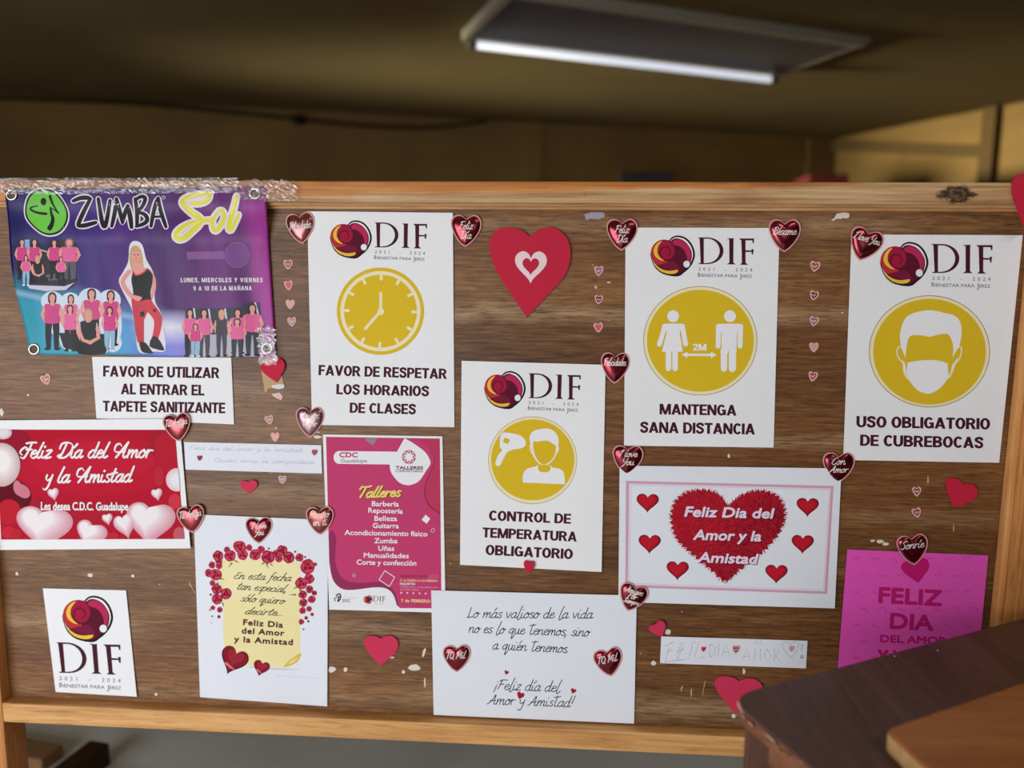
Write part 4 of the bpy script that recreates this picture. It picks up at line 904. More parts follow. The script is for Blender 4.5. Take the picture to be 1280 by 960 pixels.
def inside(x, y):
    c = False
    for a, b in zip(hp, hp[1:] + hp[:1]):
        if (a[1] > y) != (b[1] > y) and x < (b[0] - a[0]) * (y - a[1]) / (b[1] - a[1]) + a[0]: c = not c
    return c
for k in range(2600):
    x, y = rh.uniform(315, 885), rh.uniform(290, 745)
    if not inside(x, y): continue
    right = (x - 560) + (y - 500) * 0.7; a = 0.5 * math.sin(x * .01) + rh.uniform(-.5, .5) + (1.2 if y < 420 else 0.3)
    L = rh.uniform(10, 26); c = rh.choice([(104, 10, 26), (124, 14, 30), (84, 8, 20), (150, 22, 40)]) if right > rh.uniform(-60, 160) else rh.choice([(196, 28, 48), (216, 40, 58), (176, 18, 38), (150, 16, 34)])
    A.add(K((x - 2 * math.sin(a), y + 2 * math.cos(a)), (x + 2 * math.sin(a), y - 2 * math.cos(a)), (x + L * math.cos(a), y + L * math.sin(a))), mat(c), 3)
A.build('furry_heart', r)
for x, y in ((198, 357), (208, 562), (348, 695), (998, 378), (973, 563), (842, 712)):
    A = Art(hf); A.add(K(*heart(x, y, 112, 96, 0.03)), mat((110, 22, 34)), 1); A.add(K(*heart(x - 2, y - 2, 100, 84, 0.03)), mat((178, 24, 42)), 2); A.add(K(*heart(x - 4, y - 6, 82, 64, 0.03)), mat((196, 28, 46)), 3); A.build('small_heart', r)
A = Art(hf); LIL = mat((238, 214, 234)); SH = mat((60, 16, 40))
for s, a, b in (('Feliz Dia del', (380, 424), (822, 434)), ('Amor y la', (424, 540), (764, 548)), ('Amistad', (446, 652), (742, 662))):
    p, q = K(a)[0], K(b)[0]; A.add(sans(s, (p[0] + .9, p[1] + .9), (q[0] + .9, q[1] + .9), 13.2, 0.05, 0.22), SH, 5); A.add(sans(s, p, q, 13.2, 0.05, 0.22), LIL, 6)
A.build('lettering', r)

# 9. workshops poster
cs = [(403.5, 543), (553, 545.5), (557, 766), (411.5, 762)]
r, hf = sheet('poster', 'magenta workshop poster listing classes, with white drop shape at its top right', 'poster', cs, M_PAPER, 0.0014, 0.001, 9, (0.0004, 0.0006, 0, 0))
K1 = C(400, 540, 8); K2 = C(400, 640, 7.3875); MAG = mat((196, 62, 110), 0.55)
reg = K1((60, 48), (1198, 66)) + K2((1122, 890), (96, 884)); A = Art(hf, reg)
A.add(reg, MAG, 1)
A.add(K1(*smooth([(870, 40), (960, 70), (1060, 130), (1120, 220), (1140, 300), (1100, 400), (1050, 520), (1040, 620), (1080, 730), (1150, 790), (1220, 810), (1260, 600), (1260, 20), (1000, 10)], 3, True)), mat((150, 46, 76)), 2)
A.add(K1(*smooth([(900, 50), (980, 84), (1070, 140), (1128, 225), (1148, 300), (1110, 400), (1062, 520), (1052, 620), (1092, 720), (1155, 776), (1230, 796), (1270, 600), (1270, 10), (1000, 10)], 3, True)), mat((190, 60, 92)), 3)
A.add(K2(*smooth([(80, 220), (146, 225), (140, 400), (150, 500), (190, 590), (260, 640), (400, 655), (540, 645), (620, 670), (690, 740), (730, 880), (730, 920), (60, 920)], 3, True)), mat((150, 50, 92)), 2)
A.add(K2(*smooth([(60, 340), (100, 560), (140, 660), (220, 716), (340, 716), (460, 700), (560, 696), (630, 716), (680, 770), (708, 860), (716, 920), (50, 930)], 3, True)), WHITE, 3)
A.add(K1((455, 60), (575, 60), (530, 135), (455, 85)), mat((156, 132, 142)), 2)
A.build('background', r)
A = Art(hf)
A.add(K1(*([(770, 197), (845, 62)] + smooth([(845, 62), (930, 110), (1040, 190), (1090, 260), (1104, 318), (1060, 390), (1000, 480), (950, 515), (880, 532), (800, 510), (740, 450), (706, 390), (697, 325)], 4) + [(190, 318)] + [(190 - 54 * math.sin(PI * k / 10), 254 + 64 * math.cos(PI * k / 10)) for k in range(1, 10)] + [(190, 190)])), WHITE, 4)
for k in range(8):
    a = k * PI / 4; c, s = math.cos(a), math.sin(a); tf = lambda pts: K1(*[(889 + (x * c - y * s), 250 + (x * s + y * c)) for x, y in pts])
    A.add(tf(ell(0, -66, 7, n=10)), MAG, 5)
    for q in stroke([(-20, -62), (0, -40), (20, -62)], 12): A.add(tf(q), mat((172, 40, 90)), 5)
A.add(sans('CDC', K1((192, 254))[0], K1((378, 256))[0], 6.6, 0.06), MAG, 5); A.add(sans('Guadalupe', K1((208, 306))[0], K1((470, 306))[0], 4.6, 0.01), mat((140, 84, 112)), 5)
A.add(sans('TALLERES', K1((756, 374))[0], K1((1032, 376))[0], 4.2, 0.06), mat((132, 44, 82)), 5); A.add(sans('COMUNITARIOS', K1((754, 402))[0], K1((1030, 404))[0], 3.0, 0.03), mat((120, 90, 106)), 5)
A.build('badge', r)
A = Art(hf); YG = mat((238, 212, 110))
TC = {'T': (12, "8,20 6,8 4,0|0,15 2,20 8,19 15,21")}
for dx, dy, m, lv in ((0.8, 0.7, mat((70, 36, 40)), 4), (0, 0, YG, 5)):
    p, q = K1((402, 655))[0], K1((815, 642))[0]; A.add(pen('Talleres', (p[0] + dx, p[1] + dy), (q[0] + dx, q[1] + dy), 6.6, 2.5, 0.28, (0.9, 0.5), 1.0, TC), m, lv)
for s, a, b, K in (('Barbería', (518, 742), (788, 746), K1), ('Repostería', (482, 808), (828, 818), K1), ('Belleza', (502, 82), (712, 84), K2), ('Guitarra', (486, 148), (728, 152), K2), ('Acondicionamiento físico', (226, 212), (992, 226), K2), ('Zumba', (502, 288), (716, 290), K2), ('Uñas', (538, 358), (686, 360), K2), ('Manualidades', (404, 422), (820, 428), K2), ('Corte y confección', (338, 486), (890, 496), K2)):
    A.add(sans(s, K(a)[0], K(b)[0], 6.4, 0.03), WHITE, 5)
YT = mat((240, 206, 150))
A.add(sans('PREINSCRIPCIONES', K2((742, 604))[0], K2((985, 604))[0], 2.6, 0.03), mat((164, 44, 84)), 5); A.add(sans('31 de ENERO al 4 de FEBRERO', K2((738, 640))[0], K2((1086, 646))[0], 2.6, 0.04), YT, 5); A.add(sans('REQUISITOS:', K2((738, 672))[0], K2((880, 674))[0], 2.6, 0.04), WHITE, 5)
A.add(sans('Credencial y comprobante de', K2((742, 698))[0], K2((1080, 704))[0], 2.2, 0.0), mat((232, 178, 200)), 5); A.add(sans('domicilio vigente', K2((742, 722))[0], K2((916, 726))[0], 2.2, 0.0), mat((232, 178, 200)), 5)
for x in (750, 806, 862, 920, 976): A.add(K2(*ell(x, 746 + (x - 750) * .03, 9, n=12)), mat((240, 200, 216)), 5)
A.add(sans('7 de FEBRERO', K2((748, 832))[0], K2((1018, 838))[0], 3.9, 0.05), YT, 5)
for i in range(6):
    for j in range(4): A.add(K2(*ell(1010 + i * 15, 580 + j * 11, 3, n=6)), mat((226, 150, 180)), 5)
A.build('lettering', r)
A = Art(hf); A.add(K2((975, 25), (1018, 62), (985, 108), (938, 72)), WHITE, 5); A.build('confetti_square', r)
for q, w in (([(1038, 150), (1060, 162), (1046, 190), (1022, 178)], 4), ([(598, 542), (690, 602), (640, 688), (546, 626)], 9)):
    A = Art(hf)
    for s in stroke(q, w, closed=True): A.add(K2(*s), WHITE, 5)
    A.build('confetti_square', r)
A = Art(hf); A.add(K2(*ell(314, 586, 20, 18, 12)), mat((186, 130, 160)), 5); A.build('confetti_dot', r)
A = Art(hf); K = K2
emblem(A, aff(*K2((400, 848))[0], 0.028, 0.0, 55, 500), 5); dif_letters(A, aff(*K2((490, 826))[0], 0.0285, 0.03, 500, 388), mat((110, 80, 96)), 5)
for q in stroke(smooth([(150, 770), (184, 756), (188, 800), (165, 826), (176, 780)], 4), 12) + stroke(smooth([(165, 780), (135, 800), (142, 822)], 4), 8): A.add(K2(*q), mat((52, 44, 56)), 5)
A.add(sans('JEREZ', K2((204, 830))[0], K2((280, 832))[0], 3.4, 0.02), mat((130, 110, 126)), 5)
for q in stroke([(200, 792), (335, 796)], 2, caps=False) + stroke([(490, 846), (604, 852)], 3, caps=False): A.add(K2(*q), mat((190, 150, 170)), 5)
A.build('logos', r)

# 10. parchment poster with roses
cs = [(242, 643), (410, 650), (409, 883), (250, 871.5)]
r, hf = sheet('poster', 'white poster with a yellow parchment framed in red roses', 'poster', cs, M_PAPER2, 0.0018, 0.0012, 10, (0, 0, 0.0016, 0.0006))
K1 = C(230, 630, 6); K2 = C(240, 760, 7.111); A = Art(hf)
PAR = mat((240, 226, 166)); m_ = Art(hf)
pa = K1(*smooth([(280, 425), (380, 412), (480, 408), (560, 418), (640, 428), (700, 432), (760, 438), (820, 432), (872, 444)], 2)) + K2((962, 200), (962, 400), (940, 460), (880, 505), (820, 528), (480, 512), (290, 400)) + K1((290, 900), (300, 800), (270, 600))
A.add(pa, PAR, 1); A.add(K2(*smooth([(965, 400), (962, 440), (930, 485), (870, 515), (815, 528), (850, 480), (900, 440)], 3, True)), mat((226, 190, 92)), 2); A.add(K2(*smooth([(940, 440), (910, 480), (860, 500), (880, 470)], 3, True)), mat((240, 214, 136)), 3)
A.add(K1(*smooth([(300, 440), (520, 430), (840, 450), (840, 700), (560, 720), (320, 700)], 3, True)), mat((242, 230, 178)), 2)
A.add(K2(*smooth([(480, 520), (700, 530), (960, 545), (800, 552), (600, 540)], 3, True)), mat((208, 206, 214)), 1)
A.build('parchment', r)
A = Art(hf); rr = random.Random(11); GR = mat((134, 142, 70))
for x, y, a, L in ((360, 440, 2.2, 50), (380, 425, .4, 40), (620, 450, 1.2, 40), (600, 440, 2.4, 30), (650, 448, .8, 30), (850, 620, 2.6, 40), (870, 640, 1.4, 40), (840, 680, 3.1, 60), (270, 560, .1, 40), (260, 590, 2.8, 40), (290, 740, 1.4, 40)):
    A.add(K1((x - 8 * math.sin(a), y + 8 * math.cos(a)), (x + L * math.cos(a), y + L * math.sin(a)), (x + 8 * math.sin(a), y - 8 * math.cos(a))), GR, 3)
ROSES = [(418, 320, 50), (322, 342, 25), (256, 390, 42), (345, 388, 46), (440, 380, 42), (488, 328, 26), (536, 380, 46), (578, 342, 30), (630, 398, 52), (690, 372, 28), (736, 350, 42), (786, 400, 46), (712, 408, 30), (866, 402, 32), (262, 430, 28), (210, 458, 28), (262, 464, 26), (184, 518, 30), (238, 530, 46), (212, 592, 22), (246, 638, 40), (316, 672, 44), (248, 714, 42), (216, 778, 18), (268, 794, 22), (262, 846, 13), (928, 470, 58), (985, 452, 14), (880, 596, 48), (938, 560, 40), (942, 640, 30), (978, 668, 20), (890, 680, 32), (958, 716, 30), (896, 742, 32), (938, 786, 22), (890, 800, 26), (962, 828, 14), (916, 854, 14), (880, 884, 22), (932, 880, 9), (200, 680, 9), (212, 842, 7), (206, 892, 4), (636, 334, 8), (834, 358, 8), (908, 398, 8), (896, 940, 7), (195, 795, 7)]
for x, y, rd in ROSES:
    if rd < 10: A.add(K1(*ell(x, y, rd, n=8)), mat((92, 40, 56)), 4); continue
    lv = 4
    A.add(K1(*[(x + (px - x) * rr.uniform(.88, 1.06), y + (py - y) * rr.uniform(.88, 1.06)) for px, py in ell(x, y, rd, n=14)]), mat(rr.choice([(168, 36, 62), (176, 42, 66), (158, 30, 56)])), lv)
    a0 = rr.uniform(0, 6)
    for k in range(3 if rd > 20 else 1):
        a = a0 + k * 2.1; A.add(K1(*smooth([(x + rd * .75 * math.cos(a + t), y + rd * .75 * math.sin(a + t)) for t in (0, .5, 1.0, 1.5)] + [(x + rd * .45 * math.cos(a + t), y + rd * .45 * math.sin(a + t)) for t in (1.3, .8, .3)], 2, True)), mat((206, 72, 100)), lv + 1)
        A.add(K1(*smooth([(x + rd * .55 * math.cos(a + t), y + rd * .55 * math.sin(a + t)) for t in (1.6, 2.1, 2.5)] + [(x + rd * .2 * math.cos(a + t), y + rd * .2 * math.sin(a + t)) for t in (2.3, 1.8)], 2, True)), mat((120, 20, 44)), lv + 1)
A.build('rose_garland', r)
A = Art(hf); IN = mat((52, 46, 40))
for s, a, b in (('En esta fecha', (375, 560), (805, 578)), ('tan especial,', (402, 640), (778, 664)), ('sólo quiero', (422, 728), (762, 752)), ('decirte...', (458, 824), (732, 838))):
    A.add(pen(s, K1(a)[0], K1(b)[0], 5.0 if s[0] != 'd' else 4.6, 1.0, 0.42, (0.7, 0.5), 0.82), IN, 4)
TP = mat((92, 30, 54))
for s, a, b in (('Feliz Dia', (452, 152), (808, 178)), ('del Amor', (440, 228), (820, 250)), ('y la Amistad', (372, 302), (896, 332))):
    A.add(sans(s, K2(a)[0], K2(b)[0], 7.6, 0.055, spacing=1.12), TP, 4)
    p, q = K2(a)[0], K2(b)[0]
A.build('lettering', r)
for x, y, w, h, rot in ((362, 478, 250, 250, 0.42), (612, 540, 146, 142, 0.30)):
    A = Art(hf); A.add(K2(*heart(x, y, w, h, rot)), mat((70, 14, 26)), 4); A.add(K2(*heart(x + w * .01, y - h * .03, w * .92, h * .9, rot)), mat((140, 24, 42)), 5); A.add(K2(*heart(x + w * .06, y - h * .1, w * .6, h * .6, rot)), mat((156, 40, 56)), 6)
    A.add(K2(*smooth([(x - w * .30, y + h * .05), (x - w * .1, y + h * .22), (x + w * .1, y + h * .30), (x - w * .08, y + h * .14), (x - w * .2, y + h * .02)], 3, True)), mat((214, 120, 132)), 7); A.build('printed_heart', r)
A = Art(hf); rw_ = random.Random(4)
for k in range(30):
    x = 740 + k * 12.8; y = 604 + k * 0.85; A.add(K2((x, y - 8), (x + rw_.uniform(4, 10), y - 8 + rw_.uniform(-2, 2)), (x + rw_.uniform(4, 10), y), (x, y)), mat((212, 210, 220)), 2)
A.build('faint_small_print', r)

# 11. saying in handwriting
cs = [(539, 738), (796, 744.5), (792.6, 904.6), (542, 893.6)]
r, hf = sheet('greeting_card', 'wide white sheet of black handwritten verse at the bottom centre', 'greeting card', cs, M_PAPER2, 0.0026, 0.0014, 11, (0.0003, 0.0006, 0, 0.0006))
K = C(520, 720, 4); A = Art(hf); HB = mat((34, 32, 38))
LT = {'l': (6, "5,22 2,6 2,-3 5,-2 7,2"), 'L': (9, "3,22 1,0|0,0 8,2"), 't': (8, "4,19 3,2 5,0 8,2|-1,16 9,18")}
for s, a, b, xh in (('Lo más valioso de la vida', (256, 208), (886, 212), 6.8), ('no es lo que tenemos, sino', (264, 282), (872, 302), 6.8), ('a quién tenemos.', (384, 366), (758, 384), 6.8), ('¡Feliz día del', (388, 566), (728, 580), 7.0), ('Amor y Amistad!', (356, 640), (794, 656), 7.0)):
    A.add(pen(s, K(a)[0], K(b)[0], xh, 1.05, 0.22, None, 0.86, LT), HB, 1)
for x, y, w in ((452, 484, 22), (521, 600, 38), (786, 577, 28)): A.add(K(*heart(x, y, w, w * 1.05, 0.35)), mat((166, 24, 54)), 2)
A.build('handwriting', r)

# 12. pink sheet half hidden by the desk
K = C(980, 640, 4.2667)
cs = K((338, 199), (1090, 232), (1020, 960), (276, 960)); 
r, hf = sheet('poster', 'magenta pink sheet half hidden behind the desk, reading FELIZ DIA', 'poster', cs, paper((228, 84, 182), 5), 0.0016, 0.0012, 12, (0, 0.001, 0, 0))
A = Art(hf); DP = mat((196, 28, 112)); 
A.add(K(*heart(706, 316, 150, 126, -0.22, FOAM)), DP, 1); A.build('printed_heart', r)
A = Art(hf)
for s, a, b, c in (('FELIZ', (502, 486), (842, 504), 20.5), ('DIA', (562, 624), (796, 636), 20.5), ('DEL AMOR', (512, 695), (868, 708), 9.6), ('Y LA', (496, 812), (680, 819), 18.5)): A.add(sans(s, K(a)[0], K(b)[0], c, 0.055), DP, 1)
A.build('lettering', r)
A = Art(hf); rp = random.Random(2)
FNT = mat((217, 79, 175))
for i in range(7):
    for j in range(7):
        x, y = 370 + i * 98 + (j % 2) * 40, 250 + j * 88
        if x > 1040: continue
        for q in stroke([(x + rp.uniform(-3, 3), y), (x + rp.uniform(18, 30), y + rp.uniform(-14, 14)), (x + 36, y + rp.uniform(-5, 20))], 9): A.add(K(*q), FNT, 0.5)
A.build('faint_pattern', r)

# 13. hand-lettered strips
cs = [(230, 552.5), (401.5, 556.5), (402.5, 592), (232, 587)]
r, hf = sheet('paper_strip', 'narrow white paper strip with two faint pencil lines, left of the magenta poster', 'paper strip', cs, M_PAPER2, 0.0014, 0.0008, 13, group='hand-lettered paper strips')
K = C(220, 540, 6.4); A = Art(hf); PEN_ = mat((186, 190, 204))
A.add(pen('Feliz dia del amor y la amistad', K((106, 140))[0], K((1010, 160))[0], 2.6, 0.55, 0.1), PEN_, 1); A.add(pen('Quien ama se compadece', K((312, 238))[0], K((1105, 256))[0], 2.6, 0.55, 0.1, glyphs={'Q': PEN['Q']}), PEN_, 1); A.build('pencil_lettering', r)
cs = [(826.5, 795.5), (1009.5, 801), (1007.5, 835.5), (825, 829)]
r, hf = sheet('paper_strip', 'narrow white paper strip with outlined pencil capitals, above the desk corner', 'paper strip', cs, M_PAPER2, 0.0014, 0.0008, 14, group='hand-lettered paper strips')
K = C(780, 740, 4); A = Art(hf); GP = mat((168, 168, 178))
for pts in ([(205, 350), (235, 250)], [(205, 270), (250, 248)], [(212, 300), (240, 292)], [(262, 345), (285, 250)], [(262, 300), (300, 285)], [(300, 250), (270, 340), (320, 335)], [(325, 335), (345, 250)], [(345, 250), (378, 248), (350, 330), (390, 330)], [(430, 260), (430, 325)], [(430, 260), (455, 275), (452, 315), (430, 325)], [(475, 255), (470, 325)], [(488, 325), (512, 255), (528, 325)], [(495, 300), (524, 300)], [(592, 345), (615, 285), (632, 345)], [(600, 322), (628, 320)], [(650, 345), (655, 285), (668, 320), (684, 285), (682, 345)], [(716, 285), (700, 315), (718, 345), (736, 318), (716, 285)], [(750, 345), (754, 285), (778, 295), (756, 318), (780, 345)], [(655, 262), (662, 240), (672, 262), (682, 242), (690, 262)], [(836, 330), (800, 290), (790, 262), (808, 248), (832, 262), (856, 246), (874, 258), (866, 290), (836, 330)], [(205, 350), (300, 338), (400, 325)]):
    for q in stroke([K(p)[0] for p in pts], 0.55): A.add(q, GP, 1)
for q in stroke([K(p)[0] for p in ((884, 330), (886, 318), (896, 318), (894, 330), (884, 330))], 0.9) + stroke([K(p)[0] for p in ((884, 270), (896, 262), (884, 290), (896, 285))], 0.4): A.add(q, mat((60, 70, 170)), 1)
A.build('pencil_lettering', r)
# ------------------------------------------------------------------ vinyl banner
cs = [(5, 236), (331, 232.5), (345, 447), (37, 442)]
def ban_h(px, py):
    t = max(0.0, min(1.0, (305 - py) / 52.0)); t = t * t * (3 - 2 * t)
    return 0.0042 + 0.0185 * t + 0.0016 * math.sin(px * 0.055 + py * 0.012) * (1 - t * .6) + 0.0010 * math.sin(px * 0.13 - py * 0.03) + 0.0025 * max(0, (60 - px) / 60) * (0.5 + 0.5 * math.sin(py * 0.06))
def ban_p(px, py): return ban_h(px, py) + 0.0003
def ban_edge(x, y, s, t): return x + (-4.5 * math.sin(PI * t) * (1 - s) + 1.5 * math.sin(t * 9) * (1 - s) ** 3), y + 0.8 * math.sin(s * 14) * (1 if t > .5 else .3) * abs(2 * t - 1)
def ban_mat():
    m, t, b = newmat('printed_vinyl', 0.4, 0.25)
    tc = t.n('ShaderNodeTexCoord'); sp = t.n('ShaderNodeSeparateXYZ'); t.link(tc.outputs['Object'], sp.inputs[0])
    x, z = sp.outputs[0], sp.outputs[2]
    u = t.math('ADD', t.math('MULTIPLY', x, 1 / 0.39), 0.5); v = t.math('MULTIPLY', z, 1 / 0.25)
    n = t.noise(t.coords((9, 1, 1.6), (2, 0, 1)), 1, 4, 0.6, 0.4)
    un = t.math('ADD', u, t.math('MULTIPLY', t.math('SUBTRACT', n, 0.5), 0.35))
    c = t.ramp(un, [(0.0, W4((18, 12, 78))), (0.18, W4((34, 18, 104))), (0.36, W4((72, 28, 112))), (0.55, W4((58, 18, 88))), (0.72, W4((98, 38, 108))), (0.9, W4((88, 28, 98))), (1.0, W4((158, 50, 140)))])
    ray_ = t.noise(t.coords((22, 1, 1.2), (6, 0, 1)), 1, 3, 0.5)
    c = t.mix(t.math('MULTIPLY', t.ramp(ray_, [(0.58, (0, 0, 0)), (0.78, (1, 1, 1))]), 0.22), c, W4((150, 100, 166)))
    # sweep of teal and pale violet along the foot
    vl = t.math('SUBTRACT', 0.50, t.math('MULTIPLY', u, 0.36)); mk = t.math('MULTIPLY', t.math('SUBTRACT', vl, t.math('ADD', v, t.math('MULTIPLY', t.math('SUBTRACT', n, 0.5), 0.1))), 5.5, True)
    low = t.ramp(u, [(0.0, W4((40, 140, 164))), (0.3, W4((54, 168, 190))), (0.48, W4((84, 120, 200))), (0.6, W4((130, 130, 210))), (0.72, W4((120, 70, 160))), (1.0, W4((150, 60, 140)))])
    c = t.mix(mk, c, low)
    st = t.math('SUBTRACT', 1.0, t.math('MULTIPLY', t.math('ABSOLUTE', t.math('SUBTRACT', v, t.math('SUBTRACT', 0.36, t.math('MULTIPLY', u, 0.30)))), 34.0), True)
    c = t.mix(t.math('MULTIPLY', st, 0.5), c, W4((170, 200, 226)))
    wl = t.math('MULTIPLY', t.math('SUBTRACT', 1.0, t.math('MULTIPLY', t.math('ABSOLUTE', t.math('SUBTRACT', v, 0.17)), 9.0), True), t.math('SUBTRACT', 1.0, t.math('MULTIPLY', t.math('ABSOLUTE', t.math('SUBTRACT', u, 0.58)), 6.0), True))
    c = t.mix(wl, c, W4((226, 222, 236)))
    t.link(c, b.inputs['Base Color'])
    t.link(t.bump(t.noise(t.coords((14, 14, 5)), 1, 3, 0.5), 0.25, 0.004), b.inputs['Normal'])
    return m
root = thing('banner', 'purple and teal vinyl dance class banner taped over the top left corner', 'banner', P(190, 444, 0.004))
link_mesh('vinyl_sheet', sheet_bm(cs, ban_h, 0.0005, ban_edge, 3.0), ban_mat(), root, smooth=True)
vk = lambda c, r=0.4: mat(c, 0.42, 0, 0.22)
BLK, WHT, PNK, PNK2, SKIN, HAIR, BLOND, JEAN = vk((22, 16, 22)), vk((226, 214, 224)), vk((224, 96, 150)), vk((206, 64, 128)), vk((224, 152, 142)), vk((44, 26, 30)), vk((196, 160, 116)), vk((140, 180, 206))
K = C(0, 215, 9.6); A = Art(ban_p, None, 4.0)
egg = [(540, 200), (640, 225), (720, 300), (790, 410), (820, 520), (790, 640), (710, 730), (600, 760), (500, 735), (400, 660), (325, 570), (300, 480), (310, 370), (350, 280), (430, 220)]
def grow(p, g): cx = sum(q[0] for q in p) / len(p); cy = sum(q[1] for q in p) / len(p); return [(cx + (x - cx) * g, cy + (y - cy) * g) for x, y in p]
eg = smooth(egg, 4, True)
A.add(K(*grow(eg, 1.06)), WHT, 1); A.add(K(*grow(eg, 1.0)), BLK, 2); A.add(K(*grow(eg, 0.915)), vk((104, 190, 62)), 3)
A.add(K(*ell(521, 355, 35, 46, 20)), BLK, 4)
for pts, w0, w1 in (([(450, 408), (400, 416), (362, 438), (400, 470), (470, 492), (552, 502)], 16, 34), ([(600, 292), (622, 360), (660, 430), (704, 498)], 34, 14), ([(704, 496), (660, 460), (604, 428)], 16, 14), ([(604, 428), (616, 500), (634, 560), (620, 630), (596, 672)], 20, 62)):
    for q in stroke(smooth(pts, 4), lambda t: w0 + (w1 - w0) * t): A.add(K(*q), BLK, 4)
A.build('round_emblem', root)
# brush capitals
K = C(15, 225, 6.4); A = Art(ban_p, None, 4.0)
Z = [([(490, 168), (545, 145), (600, 142), (628, 152)], 34), ([(625, 155), (580, 240), (535, 340), (532, 368)], 34), ([(535, 368), (590, 362), (670, 340)], 34), ([(690, 150), (706, 250), (722, 340), (742, 372), (762, 300), (784, 165)], 34), ([(798, 370), (822, 260), (836, 150)], 32), ([(836, 150), (862, 250), (884, 340)], 32), ([(884, 340), (905, 260), (926, 205)], 32), ([(926, 205), (945, 290), (956, 380)], 36),
     ([(985, 150), (1000, 250), (1000, 365)], 32), ([(985, 158), (1035, 132), (1066, 150), (1040, 215), (1000, 250)], 30), ([(1000, 255), (1060, 275), (1082, 318), (1050, 352), (995, 370)], 32), ([(1112, 370), (1128, 280), (1150, 190), (1170, 145)], 32), ([(1170, 145), (1190, 250), (1232, 375)], 32), ([(1130, 295), (1196, 292)], 24)]
for w_, m_, lv in ((22, WHT, 5), (0, BLK, 6)):
    for pts, w in Z:
        for q in stroke(smooth(pts, 5), lambda t: (w + w_) * (0.8 + 0.25 * math.sin(PI * t))): A.add(K(*q), m_, lv)
for q in stroke(ell(1213, 140, 12, n=14), 4, closed=True): A.add(K(*q), WHT, 6)
A.build('brush_lettering', root)
K = C(205, 225, 8.49); A = Art(ban_p, None, 4.0); YL = vk((226, 216, 70), 0.4); YL2 = vk((240, 230, 150), 0.4)
S = [([(490, 130), (390, 150), (280, 175), (205, 215), (210, 265), (300, 350), (380, 410), (370, 470), (300, 540), (220, 610), (160, 625), (125, 590), (160, 530), (260, 470), (400, 435), (500, 425)], 58), ([(290, 250), (380, 245), (460, 210), (490, 150)], 50), ([(570, 340), (520, 420), (520, 510), (555, 535), (610, 470), (640, 390), (620, 330), (580, 325)], 46), ([(770, 170), (740, 300), (700, 430), (690, 510), (715, 520), (790, 370)], 52)]
for w_, m_, lv in ((44, WHT, 7), (0, YL, 8)):
    for pts, w in S:
        for q in stroke(smooth(pts, 5), lambda t: w * (0.72 + 0.28 * math.sin(PI * t)) + w_): A.add(K(*q), m_, lv)
for pts in ([(480, 125), (330, 160), (215, 220)], [(470, 190), (380, 235)], [(760, 190), (715, 360)], [(140, 590), (250, 490), (380, 445)], [(250, 300), (330, 370)]):
    for q in stroke(smooth(pts, 4), 12): A.add(K(*q), YL2, 9)
A.build('yellow_script', root)
A = Art(ban_p, None, 4.0); K = C(210, 340, 8.73)
A.add(heavy('LUNES, MIERCOLES Y VIERNES', K((138, 112))[0], K((1034, 112))[0], 5.6, 0.16), WHT, 3); A.add(heavy('9 A 10 DE LA MAÑANA', K((276, 203))[0], K((916, 200))[0], 5.6, 0.16), WHT, 3); A.build('schedule_lettering', root)
# rubbed-off round and bar marks
A = Art(ban_p, None, 4.0); K = C(205, 225, 8.49); RB = vk((136, 84, 146), 0.45)
A.add(K((240, 762), (640, 756), (645, 838), (248, 845)), RB, 1); A.add(K(*ell(776, 796, 132, 138, 36)), RB, 2); A.add(K(*ell(776, 796, 122, 128, 36)), vk((120, 66, 134), 0.45), 3); A.build('rubbed_marks', root)

